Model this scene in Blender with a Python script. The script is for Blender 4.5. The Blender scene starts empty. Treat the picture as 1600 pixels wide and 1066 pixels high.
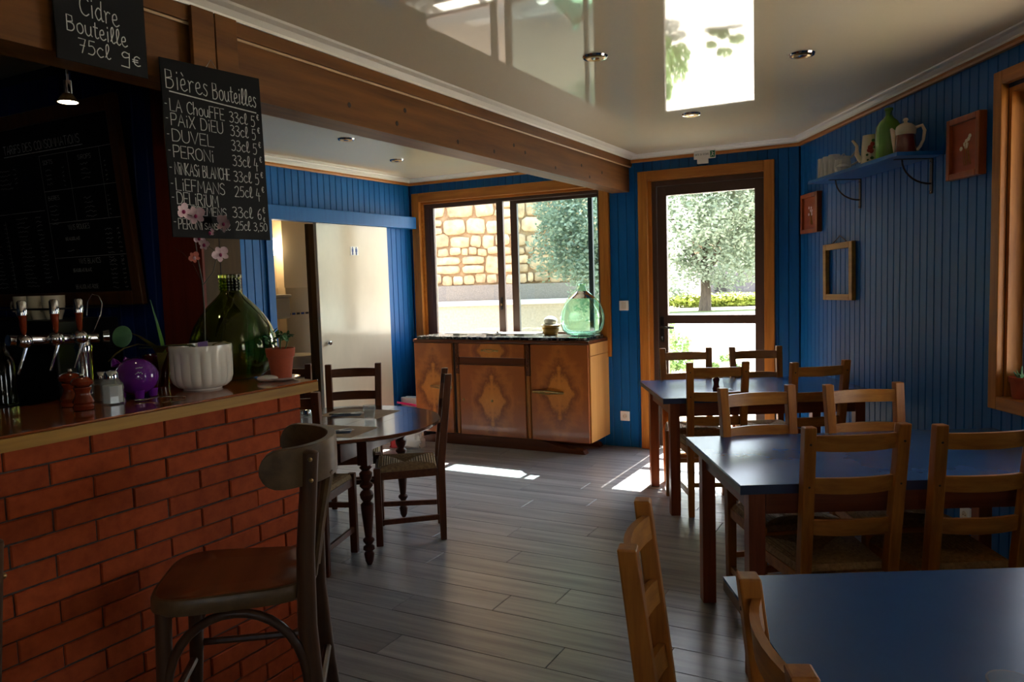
import bpy, math, random
from mathutils import Vector, Matrix
random.seed(7)
S = bpy.context.scene
COL = S.collection
PI = math.pi
# ------------------------------------------------------------------ camera
cam = bpy.data.cameras.new('camera'); cam_o = bpy.data.objects.new('camera', cam); COL.objects.link(cam_o)
cam.sensor_width = 36; cam.lens = 27.16; cam.clip_end = 300; cam.clip_start = .05
_r = Vector((.99955, -.00235, -.02983)); _f = Vector((0, .99692, -.07846)); _u = _r.cross(_f); _r = _f.cross(_u)
cam_o.matrix_world = Matrix(((_r.x, _u.x, -_f.x, 0), (_r.y, _u.y, -_f.y, 0), (_r.z, _u.z, -_f.z, 1.5), (0, 0, 0, 1)))
S.camera = cam_o
# ------------------------------------------------------------------ world, sun, exposure
SUN_AZ, SUN_EL = math.radians(28.5), math.radians(56)
w = bpy.data.worlds.new('sky'); S.world = w; w.use_nodes = True
nt = w.node_tree; nt.nodes.clear()
bg = nt.nodes.new('ShaderNodeBackground'); wo = nt.nodes.new('ShaderNodeOutputWorld'); sk = nt.nodes.new('ShaderNodeTexSky')
sk.sky_type = 'NISHITA'; sk.sun_disc = False; sk.sun_elevation = SUN_EL; sk.sun_rotation = SUN_AZ; sk.air_density = 1.2; sk.dust_density = 2.0
hsv = nt.nodes.new('ShaderNodeHueSaturation'); hsv.inputs['Saturation'].default_value = .5; nt.links.new(sk.outputs[0], hsv.inputs['Color']); nt.links.new(hsv.outputs[0], bg.inputs[0]); bg.inputs[1].default_value = 1.0; nt.links.new(bg.outputs[0], wo.inputs[0])
sl = bpy.data.lights.new('sun', 'SUN'); sl.energy = 45; sl.angle = math.radians(.55); sl.color = (1, .93, .82)
so = bpy.data.objects.new('sun', sl); COL.objects.link(so)
sd = Vector((math.sin(SUN_AZ) * math.cos(SUN_EL), math.cos(SUN_AZ) * math.cos(SUN_EL), math.sin(SUN_EL)))
so.rotation_euler = sd.to_track_quat('Z', 'Y').to_euler(); so.location = sd * 40
S.view_settings.view_transform = 'Standard'; S.view_settings.look = 'None'
S.view_settings.exposure = 0.6; S.view_settings.gamma = 1; S.view_settings.use_curve_mapping = False
S.cycles.use_denoising = True; S.cycles.sample_clamp_indirect = 8
S.cycles.max_bounces = 10; S.cycles.diffuse_bounces = 6; S.cycles.glossy_bounces = 5; S.cycles.transmission_bounces = 10
S.cycles.transparent_max_bounces = 24; S.cycles.caustics_reflective = False; S.cycles.caustics_refractive = False

# ------------------------------------------------------------------ materials
def srgb(*c):
    return tuple((x / 255 / 12.92) if x / 255 < .04045 else ((x / 255 + .055) / 1.055) ** 2.4 for x in c) + (1,)
def base_mat(name):
    m = bpy.data.materials.new(name); m.use_nodes = True
    return m, m.node_tree, m.node_tree.nodes['Principled BSDF']
def paint(name, c1, c2=None, rough=.5, scale=(8, 8, 8), bump=0.0, vary=.0, metal=0.0, coat=0.0, detail=6, contrast=(.3, .7), spec=.5, bdist=.01):
    """principled surface whose colour runs between c1 and c2 by stretched noise, with per-object brightness variation"""
    m, t, p = base_mat(name); n = t.nodes; L = t.links
    p.inputs['Roughness'].default_value = rough; p.inputs['Metallic'].default_value = metal
    p.inputs['Coat Weight'].default_value = coat; p.inputs['Specular IOR Level'].default_value = spec
    if c2 is None and vary == 0:
        p.inputs['Base Color'].default_value = c1
        if not bump: return m
    tc = n.new('ShaderNodeTexCoord'); mp = n.new('ShaderNodeMapping'); mp.inputs['Scale'].default_value = scale
    L.new(tc.outputs['Object'], mp.inputs[0])
    oi = n.new('ShaderNodeObjectInfo')
    add = n.new('ShaderNodeVectorMath'); add.operation = 'ADD'; L.new(mp.outputs[0], add.inputs[0])
    ml = n.new('ShaderNodeMath'); ml.operation = 'MULTIPLY'; ml.inputs[1].default_value = 37 if vary else 0
    L.new(oi.outputs['Random'], ml.inputs[0]); L.new(ml.outputs[0], add.inputs[1])
    ns = n.new('ShaderNodeTexNoise'); ns.inputs['Scale'].default_value = 1; ns.inputs['Detail'].default_value = detail
    ns.inputs['Roughness'].default_value = .62
    L.new(add.outputs[0], ns.inputs['Vector'])
    cr = n.new('ShaderNodeValToRGB'); cr.color_ramp.elements[0].position = contrast[0]; cr.color_ramp.elements[1].position = contrast[1]
    cr.color_ramp.elements[0].color = c1; cr.color_ramp.elements[1].color = c2 or c1
    L.new(ns.outputs[0], cr.inputs[0])
    out = cr.outputs[0]
    if vary:
        hs = n.new('ShaderNodeHueSaturation'); mr = n.new('ShaderNodeMapRange')
        mr.inputs['To Min'].default_value = 1 - vary; mr.inputs['To Max'].default_value = 1 + vary
        L.new(oi.outputs['Random'], mr.inputs[0]); L.new(mr.outputs[0], hs.inputs['Value']); L.new(out, hs.inputs['Color']); out = hs.outputs[0]
    L.new(out, p.inputs['Base Color'])
    if bump:
        b = n.new('ShaderNodeBump'); b.inputs['Strength'].default_value = bump; b.inputs['Distance'].default_value = bdist
        L.new(ns.outputs[0], b.inputs['Height']); L.new(b.outputs[0], p.inputs['Normal'])
    return m
def wood(name, c1, c2, axis=2, rough=.4, g=34, vary=.1, coat=0.0, bump=.12, spec=.28):
    s = [g, g, g]; s[axis] = g * .07
    return paint(name, c1, c2, rough, tuple(s), bump, vary, coat=coat, bdist=.002, spec=spec)
def glass(name, color=(1, 1, 1, 1), rough=0.0, ior=1.5):
    m, t, p = base_mat(name)
    p.inputs['Base Color'].default_value = color; p.inputs['Roughness'].default_value = rough
    p.inputs['Transmission Weight'].default_value = 1; p.inputs['IOR'].default_value = ior
    return m
def pane_mat(name, tint=(1, 1, 1, 1), strength=1.0):
    m, t, p = base_mat(name); n = t.nodes; L = t.links; n.remove(p)
    tr = n.new('ShaderNodeBsdfTransparent'); tr.inputs[0].default_value = tint
    gl = n.new('ShaderNodeBsdfGlossy'); gl.inputs['Roughness'].default_value = 0.0
    lw = n.new('ShaderNodeLayerWeight'); pw = n.new('ShaderNodeMath'); pw.operation = 'POWER'; pw.inputs[1].default_value = 5
    sc = n.new('ShaderNodeMath'); sc.operation = 'MULTIPLY_ADD'; sc.inputs[1].default_value = .9; sc.inputs[2].default_value = .04
    L.new(lw.outputs['Facing'], pw.inputs[0]); L.new(pw.outputs[0], sc.inputs[0])   # Schlick's approximation, the same from both faces
    mx = n.new('ShaderNodeMixShader'); L.new(sc.outputs[0], mx.inputs[0]); L.new(tr.outputs[0], mx.inputs[1]); L.new(gl.outputs[0], mx.inputs[2])
    L.new(mx.outputs[0], n['Material Output'].inputs[0])
    return m
def emit(name, color, strength):
    m, t, p = base_mat(name)
    p.inputs['Base Color'].default_value = color; p.inputs['Emission Color'].default_value = color; p.inputs['Emission Strength'].default_value = strength
    return m
M = {}
M['blue'] = paint('blue_paint', srgb(8, 92, 156), srgb(5, 82, 144), .45, (30, 30, 3), .05, .05, bdist=.002, spec=.25)
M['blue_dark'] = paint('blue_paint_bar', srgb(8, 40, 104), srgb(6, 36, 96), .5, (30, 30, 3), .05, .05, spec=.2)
M['groove'] = paint('blue_backing', srgb(8, 40, 70), rough=.8)
M['plaster'] = paint('plaster', srgb(205, 195, 180), srgb(195, 185, 168), .9)
M['ceil'] = paint('stretched_white_ceiling', srgb(214, 203, 176), rough=.03, spec=.42)
M['white'] = paint('white_gloss', srgb(228, 222, 208), rough=.3)
M['trim'] = wood('pine_trim', srgb(188, 120, 50), srgb(150, 88, 32), 0)
M['trim_z'] = wood('pine_trim_upright', srgb(190, 124, 52), srgb(154, 92, 34), 2)
M['beam'] = wood('beam_wood', srgb(128, 80, 30), srgb(86, 50, 18), 0, .5, 16, .05)
M['beam_lip'] = paint('pale_beading', srgb(196, 160, 120), rough=.5)
M['post_red'] = wood('post_red_stain', srgb(118, 42, 22), srgb(92, 30, 16), 2, .5, 18)
M['post_brown'] = wood('post_brown', srgb(86, 62, 26), srgb(64, 44, 18), 2, .6, 18)
M['knot'] = paint('knot', srgb(40, 20, 10), rough=.7)
M['brick'] = paint('terracotta_brick', srgb(176, 76, 30), srgb(140, 54, 22), .75, (26, 26, 26), .35, .14, spec=.2, bdist=.003, contrast=(.25, .75))
M['mortar'] = paint('mortar', srgb(96, 80, 70), srgb(52, 40, 34), .95, (40, 40, 40), .5)
M['oak'] = wood('oak_edge', srgb(178, 130, 50), srgb(142, 98, 34), 0, .45, 26)
M['oak_top'] = wood('varnished_counter_top', srgb(150, 78, 32), srgb(112, 52, 22), 0, .16, 22, .04, coat=.4)
M['floor'] = wood('grey_laminate', srgb(166, 167, 170), srgb(110, 113, 119), 0, .30, 16, .09, bump=.05, spec=.5)
M['gap'] = paint('floor_joint', srgb(36, 32, 28), rough=.9)
M['chair'] = wood('honey_chair_wood', srgb(178, 112, 42), srgb(136, 76, 26), 2, .34, 40, .06)
M['chair_x'] = wood('honey_chair_slat_wood', srgb(186, 124, 52), srgb(144, 86, 32), 0, .34, 40, .06)
M['chair_dk'] = wood('dark_chair_wood', srgb(112, 62, 32), srgb(80, 40, 20), 2, .38, 40, .06)
M['chair_dk_x'] = wood('dark_chair_slat_wood', srgb(112, 62, 32), srgb(80, 40, 20), 0, .38, 40, .06)
M['rush'] = paint('rush_weave', srgb(176, 146, 100), srgb(120, 94, 60), .8, (60, 60, 60), .4, bdist=.003)
M['laminate'] = paint('blue_laminate', srgb(44, 84, 136), srgb(40, 76, 126), .26, (3, 3, 3))
M['laminate'].node_tree.nodes['Principled BSDF'].inputs['Specular Tint'].default_value = (.5, .74, 1, 1)
M['edge'] = paint('table_edge_band', srgb(120, 104, 84), srgb(98, 84, 66), .5, (30, 30, 30))
M['edge_blue'] = paint('table_edge_blue', srgb(34, 46, 78), rough=.4)
M['tleg'] = wood('red_brown_table_wood', srgb(150, 76, 36), srgb(112, 50, 22), 2, .36, 26, .06)
M['tleg_x'] = wood('red_brown_apron_wood', srgb(130, 66, 34), srgb(96, 44, 22), 0, .4, 26, .06)
M['antique'] = wood('antique_table_top', srgb(104, 58, 34), srgb(70, 34, 20), 0, .2, 12, .05, coat=.3)
M['antique_z'] = wood('antique_turned', srgb(84, 42, 26), srgb(54, 24, 14), 2, .28, 14, .05)
M['stool'] = wood('stool_wood', srgb(84, 56, 36), srgb(56, 36, 24), 2, .34, 30)
M['stool_seat'] = wood('stool_seat_wood', srgb(118, 62, 30), srgb(80, 40, 20), 0, .3, 10)
M['stool_band'] = wood('stool_band_wood', srgb(104, 80, 52), srgb(74, 54, 34), 0, .36, 22)
M['metal_brown'] = paint('bronze_aluminium', srgb(70, 48, 36), rough=.45, metal=.0)
M['black'] = paint('black_plastic', srgb(18, 17, 17), rough=.4)
M['iron'] = paint('black_iron', srgb(20, 18, 20), rough=.5)
M['chrome'] = paint('chrome', srgb(215, 215, 220), rough=.08, metal=1)
M['brass'] = paint('aged_brass', srgb(190, 158, 100), srgb(140, 110, 66), .35, (60, 60, 60), .3, metal=.9)
M['steel'] = paint('cutlery_steel', srgb(190, 192, 196), rough=.18, metal=1)
M['slate'] = paint('chalkboard', srgb(13, 14, 16), srgb(9, 10, 12), .55, (4, 4, 4), spec=.15)
M['chalk'] = paint('chalk', srgb(215, 215, 210), srgb(180, 180, 176), .9, (90, 90, 90))
M['frame_dk'] = wood('dark_gilt_frame', srgb(96, 58, 26), srgb(62, 34, 16), 2, .4, 30)
M['wc_wall'] = paint('restroom_wall', srgb(226, 204, 164), rough=.7)
M['wc_tile'] = paint('restroom_tile', srgb(214, 190, 150), rough=.25)
M['wc_white'] = paint('white_ceramic', srgb(232, 224, 206), rough=.15)
M['door_wh'] = paint('white_sliding_door', srgb(224, 208, 182), srgb(206, 190, 164), .14, (2.5, 2.5, 1.2), detail=8)
M['ink_blue'] = paint('sign_blue', srgb(30, 60, 130), rough=.5)
M['sign_white'] = paint('sign_white', srgb(235, 235, 230), rough=.4)
M['sign_green'] = paint('sign_green', srgb(20, 120, 70), rough=.4)
M['grey_ink'] = paint('grey_ink', srgb(90, 100, 96), rough=.6)
M['pane'] = pane_mat('window_pane', (.97, .98, .98, 1))
M['pane_teal'] = pane_mat('tinted_pane', (.76, .86, .87, 1))
def cloudy(name, tint, amount):
    m = pane_mat(name, tint); n = m.node_tree.nodes; L = m.node_tree.links; out = n['Material Output']; src = out.inputs[0].links[0].from_socket
    df = n.new('ShaderNodeBsdfDiffuse'); df.inputs[0].default_value = (.9, .88, .82, 1); mx = n.new('ShaderNodeMixShader'); mx.inputs[0].default_value = amount
    L.new(src, mx.inputs[1]); L.new(df.outputs[0], mx.inputs[2]); L.new(mx.outputs[0], out.inputs[0]); return m
M['glass_clear'] = cloudy('thin_clear_glass', (.92, .94, .94, 1), .10)
M['glass_cut'] = cloudy('pressed_glass', (.94, .94, .94, 1), .34)
M['glass_green'] = glass('pale_green_glass', (.72, .93, .80, 1))
M['glass_olive'] = glass('olive_green_glass', (.34, .40, .10, 1))
M['glass_bottle'] = paint('green_glazed_bottle', srgb(96, 148, 58), rough=.12, coat=.5)
M['marble'] = paint('dark_marble', srgb(30, 30, 30), srgb(190, 186, 176), .12, (26, 26, 26), contrast=(.52, .72), detail=10)
M['terra'] = paint('terracotta', srgb(176, 82, 48), srgb(150, 66, 40), .8, (12, 12, 12))
M['ceramic'] = paint('cream_ceramic', srgb(228, 220, 206), rough=.16, coat=.3)
M['cup'] = paint('cup_china', srgb(226, 214, 186), rough=.2)
M['purple'] = paint('purple_glaze', srgb(104, 30, 132), rough=.1, coat=.6)
M['lilac'] = paint('lilac_card', srgb(150, 120, 190), rough=.7)
M['mill'] = wood('pepper_mill_wood', srgb(128, 48, 20), srgb(90, 30, 12), 2, .2, 30, coat=.4)
M['salt'] = paint('salt', srgb(228, 228, 226), rough=.9)
M['pepper'] = paint('ground_spice', srgb(160, 110, 80), rough=.9)
M['leaf'] = paint('leaf_green', srgb(60, 110, 46), srgb(38, 78, 34), .4, (20, 20, 20), vary=.12)
M['leaf_pale'] = paint('succulent_green', srgb(92, 140, 100), srgb(60, 104, 66), .45, (16, 16, 16))
M['leaf_yellow'] = paint('withered_leaf', srgb(150, 136, 60), srgb(112, 96, 40), .5, (16, 16, 16))
M['stem'] = paint('orchid_stem', srgb(54, 46, 30), rough=.6)
M['petal'] = paint('orchid_petal', srgb(238, 218, 222), srgb(216, 176, 190), .5, (40, 40, 40))
M['petal_core'] = paint('orchid_lip', srgb(150, 30, 90), rough=.5)
M['petal_old'] = paint('faded_bud', srgb(210, 120, 100), rough=.6)
M['soil'] = paint('soil', srgb(50, 36, 26), rough=1)
M['paper'] = paint('paper', srgb(226, 222, 212), rough=.8)
M['mat_paper'] = paint('kraft_place_mat', srgb(150, 122, 92), srgb(132, 104, 78), .6, (5, 5, 5))
M['napkin'] = paint('grey_blue_napkin', srgb(84, 92, 108), srgb(64, 70, 86), .9, (30, 30, 30), .3)
M['bag_pink'] = paint('pink_bag', srgb(224, 40, 120), srgb(240, 130, 180), .5, (9, 9, 9), contrast=(.5, .6))
M['bag_white'] = paint('white_bag_print', srgb(236, 232, 228), rough=.5)
M['bag_red'] = paint('red_bag', srgb(190, 36, 40), rough=.5)
M['rosepic'] = wood('picture_panel', srgb(170, 74, 24), srgb(132, 52, 18), 0, .4, 12)
M['picframe'] = wood('orange_picture_frame', srgb(164, 84, 36), srgb(128, 58, 24), 2, .35, 26)
M['enamel_red'] = paint('red_flower_print', srgb(170, 40, 30), rough=.3)
M['brown_glaze'] = paint('brown_glaze', srgb(96, 26, 18), rough=.15, coat=.4)
M['bulb'] = emit('warm_bulb', (1, .8, .52, 1), 30)
M['globe'] = emit('globe_lamp', (1, .84, .6, 1), 14)
M['gravel'] = paint('pale_gravel', srgb(180, 174, 162), srgb(158, 152, 140), .95, (6, 6, 6), .3)
M['grass'] = paint('grass', srgb(120, 140, 70), srgb(90, 116, 52), .95, (3, 3, 3))
M['stone'] = paint('field_stone', srgb(226, 196, 156), srgb(176, 144, 112), .9, (9, 9, 9), .5, .2, bdist=.02)
M['joint'] = paint('stone_joint', srgb(182, 152, 118), srgb(150, 122, 92), .95, (14, 14, 14))
M['render'] = paint('rough_render', srgb(200, 184, 166), srgb(176, 160, 142), .95, (30, 30, 30), .5)
M['render_dk'] = paint('grey_roughcast', srgb(158, 146, 136), srgb(128, 118, 110), .95, (60, 60, 60), .5)
M['coping'] = paint('coping_stone', srgb(228, 220, 206), rough=.8)
M['bark'] = paint('bark', srgb(104, 92, 78), srgb(74, 64, 54), .95, (14, 14, 3), .5)
def leafy(name, c1, c2, sc):
    m = paint(name, c1, c2, .5, (sc, sc, sc)); t = m.node_tree; n = t.nodes; L = t.links; p = n['Principled BSDF']
    tr = n.new('ShaderNodeBsdfTranslucent'); mx = n.new('ShaderNodeMixShader'); mx.inputs[0].default_value = .4
    src = p.inputs['Base Color'].links[0].from_socket; L.new(src, tr.inputs[0]); L.new(p.outputs[0], mx.inputs[1]); L.new(tr.outputs[0], mx.inputs[2]); L.new(mx.outputs[0], n['Material Output'].inputs[0])
    return m
M['foliage'] = leafy('tree_foliage', srgb(180, 190, 168), srgb(122, 142, 120), 1.5)
M['foliage2'] = leafy('bush_foliage', srgb(150, 176, 110), srgb(90, 128, 70), 2.5)
M['hedge'] = paint('hedge_foliage', srgb(176, 184, 86), srgb(130, 150, 62), .6, (2, 2, 2))
M['housewall'] = paint('house_wall', srgb(112, 108, 112), srgb(92, 90, 94), .9, (2, 2, 2))
M['roof'] = paint('roof_tile', srgb(170, 120, 92), rough=.8)

# walnut veneer with book-matched diamond figure
def veneer(name, hw, hz):
    m, t, p = base_mat(name); n = t.nodes; L = t.links
    tc = n.new('ShaderNodeTexCoord'); ab = n.new('ShaderNodeVectorMath'); ab.operation = 'ABSOLUTE'; L.new(tc.outputs['Object'], ab.inputs[0])
    sp = n.new('ShaderNodeSeparateXYZ'); L.new(ab.outputs[0], sp.inputs[0])
    def math_(op, a, b):
        k = n.new('ShaderNodeMath'); k.operation = op
        for i, v in enumerate((a, b)):
            if isinstance(v, (int, float)): k.inputs[i].default_value = v
            else: L.new(v, k.inputs[i])
        return k.outputs[0]
    d = math_('ADD', math_('DIVIDE', sp.outputs[0], hw), math_('DIVIDE', sp.outputs[2], hz))
    ns = n.new('ShaderNodeTexNoise'); ns.inputs['Scale'].default_value = 7; ns.inputs['Detail'].default_value = 12; ns.inputs['Roughness'].default_value = .7; L.new(ab.outputs[0], ns.inputs[0]); ns.inputs['Distortion'].default_value = .6
    d2 = math_('ADD', d, math_('MULTIPLY', math_('SUBTRACT', ns.outputs[0],   .5), 1.9))
    cr = n.new('ShaderNodeValToRGB'); e = cr.color_ramp.elements
    e[0].position = .0; e[0].color = srgb(216, 136, 58); e[1].position = 1.0; e[1].color = srgb(158, 86, 36)
    for pos, c in ((.3, srgb(202, 122, 50)), (.46, srgb(132, 70, 30)), (.72, srgb(182, 104, 44))):
        k = e.new(min(pos, 1)); k.color = c
    L.new(math_('MULTIPLY', d2, .62), cr.inputs[0]); L.new(cr.outputs[0], p.inputs['Base Color'])
    p.inputs['Roughness'].default_value = .3; p.inputs['Coat Weight'].default_value = .2
    return m
M['veneer'] = veneer('walnut_veneer', .21, .34)
M['walnut'] = wood('walnut_carcass', srgb(184, 118, 54), srgb(140, 82, 34), 2, .35, 12, .03)
M['walnut_side'] = wood('walnut_side_panel', srgb(226, 170, 96), srgb(190, 130, 66), 2, .4, 5, .03)
M['walnut_dk'] = wood('walnut_dark', srgb(104, 56, 26), srgb(74, 38, 18), 0, .35, 14, .03)

# ------------------------------------------------------------------ mesh helpers
class MB:
    def __init__(s): s.v = []; s.f = []
    def add(s, vs, fs):
        b = len(s.v); s.v += [tuple(x) for x in vs]; s.f += [tuple(b + i for i in f) for f in fs]; return s
    def box(s, x0, x1, y0, y1, z0, z1):
        return s.add([(x0, y0, z0), (x1, y0, z0), (x1, y1, z0), (x0, y1, z0), (x0, y0, z1), (x1, y0, z1), (x1, y1, z1), (x0, y1, z1)],
                     [(0, 3, 2, 1), (4, 5, 6, 7), (0, 1, 5, 4), (1, 2, 6, 5), (2, 3, 7, 6), (3, 0, 4, 7)])
    def obox(s, c, sx, sy, sz, rz=0, rx=0, ry=0):
        R = Matrix.Rotation(rz, 3, 'Z') @ Matrix.Rotation(rx, 3, 'X') @ Matrix.Rotation(ry, 3, 'Y'); b = len(s.v)
        s.box(-sx / 2, sx / 2, -sy / 2, sy / 2, -sz / 2, sz / 2)
        for i in range(b, len(s.v)): s.v[i] = tuple(R @ Vector(s.v[i]) + Vector(c))
        return s
    def loft(s, rings, closed_ends=True):
        n = len(rings[0]); b = len(s.v)
        for r in rings: s.v += [tuple(p) for p in r]
        for k in range(len(rings) - 1):
            for i in range(n):
                a = b + k * n + i; a2 = b + k * n + (i + 1) % n
                s.f.append((a, a2, a2 + n, a + n))
        if closed_ends:
            s.f.append(tuple(b + i for i in reversed(range(n)))); s.f.append(tuple(b + (len(rings) - 1) * n + i for i in range(n)))
        return s
    def lathe(s, prof, seg=24, c=(0, 0, 0), cap=True, fl=None):
        rings = []
        for r, z in prof:
            rings.append([(c[0] + (r * (fl(2 * PI * i / seg, z) if fl else 1)) * math.cos(2 * PI * i / seg), c[1] + (r * (fl(2 * PI * i / seg, z) if fl else 1)) * math.sin(2 * PI * i / seg), c[2] + z) for i in range(seg)])
        return s.loft(rings, cap)
    def tube(s, pts, r, seg=8, cap=True):
        pts = [Vector(p) for p in pts]; n = len(pts)
        rr = r if isinstance(r, (list, tuple)) else [r] * n
        rings = []; up = Vector((0, 0, 1)); prev = None
        for i in range(n):
            d = (pts[min(i + 1, n - 1)] - pts[max(i - 1, 0)])
            if d.length < 1e-9: d = Vector((0, 0, 1))
            d.normalize()
            if prev is None:
                a = up if abs(d.z) < .9 else Vector((1, 0, 0)); x = d.cross(a).normalized()
            else:
                x = (prev - d * prev.dot(d)).normalized()
            prev = x; y = d.cross(x)
            rings.append([pts[i] + (x * math.cos(2 * PI * k / seg) + y * math.sin(2 * PI * k / seg)) * rr[i] for k in range(seg)])
        return s.loft(rings, cap)
    def sphere(s, c, rx, ry=None, rz=None, seg=16, rings=10):
        ry = ry or rx; rz = rz or rx
        R = []
        for j in range(rings + 1):
            a = -PI / 2 + PI * j / rings; a = max(min(a, PI / 2 - .02), -PI / 2 + .02)
            R.append([(c[0] + rx * math.cos(a) * math.cos(2 * PI * i / seg), c[1] + ry * math.cos(a) * math.sin(2 * PI * i / seg), c[2] + rz * math.sin(a)) for i in range(seg)])
        return s.loft(R)
    def xform(s, Mx, start=0):
        for i in range(start, len(s.v)): s.v[i] = tuple(Mx @ Vector(s.v[i]))
        return s
    def mesh(s, name):
        me = bpy.data.meshes.new(name); me.from_pydata(s.v, [], s.f); me.update(); return me
    def build(s, name, mat, parent=None, loc=(0, 0, 0), rotz=0, smooth=False, bevel=0, rot=None):
        me = s.mesh(name); me.materials.append(mat)
        return link(name, me, parent, loc, rotz, smooth, bevel, rot)
def link(name, me, parent=None, loc=(0, 0, 0), rotz=0, smooth=False, bevel=0, rot=None):
    if smooth:
        me.shade_smooth()
        if smooth != 'all': me.set_sharp_from_angle(angle=math.radians(38))
    o = bpy.data.objects.new(name, me); COL.objects.link(o)
    o.location = loc; o.rotation_euler = rot or (0, 0, rotz)
    if parent: o.parent = parent
    if bevel:
        b = o.modifiers.new('bevel', 'BEVEL'); b.width = bevel; b.segments = 2; b.limit_method = 'ANGLE'
    return o
def tag(o, label=None, cat=None, group=None, kind=None):
    if label: o['label'] = label
    if cat: o['category'] = cat
    if group: o['group'] = group
    if kind: o['kind'] = kind
    return o
def thing(name, label, cat, loc=(0, 0, 0), rotz=0, group=None, rot=None):
    o = bpy.data.objects.new(name, None); COL.objects.link(o); o.empty_display_size = .1
    o.location = loc; o.rotation_euler = rot or (0, 0, rotz)
    return tag(o, label, cat, group)
def copy_tree(o, parent=None):
    c = o.copy(); COL.objects.link(c)
    if parent: c.parent = parent; c.matrix_parent_inverse = o.matrix_parent_inverse.copy()
    for ch in [k for k in ALLOBJ() if k.parent == o]: copy_tree(ch, c)
    return c
def ALLOBJ(): return list(COL.objects)
_kids = {}
def kids_of(o): return [k for k in COL.objects if k.parent == o]
def dup(root, loc, rotz, label, group=None):
    tree = _kids.setdefault(root.name, [(k, kids_of(k)) for k in kids_of(root)])
    r = root.copy(); COL.objects.link(r); r.location = loc; r.rotation_euler = (0, 0, rotz); r['label'] = label
    if group: r['group'] = group
    for ch, gs in tree:
        c = ch.copy(); COL.objects.link(c); c.parent = r
        for g in gs:
            d = g.copy(); COL.objects.link(d); d.parent = c
    return r
RAD = math.radians
def frame_pt(o, rot, l):
    a = RAD(rot); return (o[0] + l[0] * math.cos(a) - l[1] * math.sin(a), o[1] + l[0] * math.sin(a) + l[1] * math.cos(a), l[2] if len(l) > 2 else 0)
# room frames: origin on the floor and heading, x runs to the right as one faces the wall, y into the wall
FB = ((-.982, 7.814), -28.4); FL = ((-.982, 7.814), 60.0); FR = ((2.27, 6.057), -90.0); FC = ((-.733, 2.886), 61.1); FW = ((-1.227, 3.119), -28.4)
def L3(fr): return (fr[0][0], fr[0][1], 0)
def wp(fr, x, y, z=0): return frame_pt(fr[0], fr[1], (x, y, z))
CEIL = 2.525

# ------------------------------------------------------------------ structure
def structure(name, mb, mat, fr=None, **k):
    o = mb.build(name, mat, None, L3(fr) if fr else (0, 0, 0), RAD(fr[1]) if fr else 0, **k)
    o['kind'] = 'structure'; return o
_bm = {}
def board(parent, x, wd, z0, z1, mat, name='panel_board'):
    key = (round(wd, 4), round(z0, 3), round(z1, 3), mat.name)
    if key not in _bm:
        c = .004
        poly = [(.0012, .004), (c + .0012, 0), (wd - c - .0012, 0), (wd - .0012, .004), (wd - .0012, .014), (.0012, .014)]
        m = MB(); m.loft([[(a, b, z0) for a, b in poly], [(a, b, z1) for a, b in poly]])
        me = m.mesh(name); me.materials.append(mat); _bm[key] = me
    return link(name, _bm[key], parent, (x, 0, 0))
def boards(parent, x0, x1, pitch, mat, holes=(), top=2.475):
    x = x0
    while x < x1 - .01:
        wd = min(pitch, x1 - x); cx = x + wd / 2; segs = [(0.0, top)]
        for hx0, hx1, hz0, hz1 in holes:
            if hx0 < cx < hx1:
                ns = []
                for a, b in segs:
                    if hz0 > a: ns.append((a, min(b, hz0)))
                    if hz1 < b: ns.append((max(a, hz1), b))
                segs = ns
        for a, b in segs:
            if b - a > .02: board(parent, x, wd, a, b, mat)
        x += pitch
def wall_core(x0, x1, y0, y1, z1, holes):
    m = MB(); xs = x0
    for hx0, hx1, hz0, hz1 in sorted(holes):
        m.box(xs, hx0, y0, y1, 0, z1)
        if hz0 > 0: m.box(hx0, hx1, y0, y1, 0, hz0)
        if hz1 < z1: m.box(hx0, hx1, y0, y1, hz1, z1)
        xs = hx1
    m.box(xs, x1, y0, y1, 0, z1); return m
TOP = 2.65
wb = structure('wall_back', wall_core(-.25, 3.72, .014, .24, TOP, [(.11, 2.075, .9, 2.30), (2.455, 3.462, 0, 2.33)]), M['groove'], FB)
boards(wb, 0, 3.69, .0785, M['blue'], [(.08, 2.09, .85, 2.34), (2.43, 3.48, 0, 2.35)])
wr = structure('wall_right', wall_core(0, 8.7, .014, .24, TOP, [(2.488, 3.7, .885, 2.30), (6.2, 7.3, .885, 2.30)]), M['groove'], FR)
boards(wr, 0, 8.45, .0735, M['blue'], [(2.46, 3.73, .86, 2.33), (6.17, 7.33, .86, 2.33)])
wl = structure('wall_left', wall_core(-5.3, .2, .014, .12, TOP, [(-1.86, -.95, 0, 2.05)]), M['groove'], FL)
boards(wl, -2.7, -.0, .0745, M['blue'], [(-1.87, -.94, 0, 2.05)])
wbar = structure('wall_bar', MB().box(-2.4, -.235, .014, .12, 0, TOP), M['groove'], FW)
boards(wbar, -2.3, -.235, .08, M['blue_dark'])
structure('wall_rear', wall_core(-6.2, 2.6, -2.6, -2.4, TOP, [(-.8, .1, 1.1, 2.0)]), M['plaster'])
structure('wall_side', MB().box(-3.85, -3.6, -2.6, 3.35, 0, TOP), M['groove'])
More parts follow.
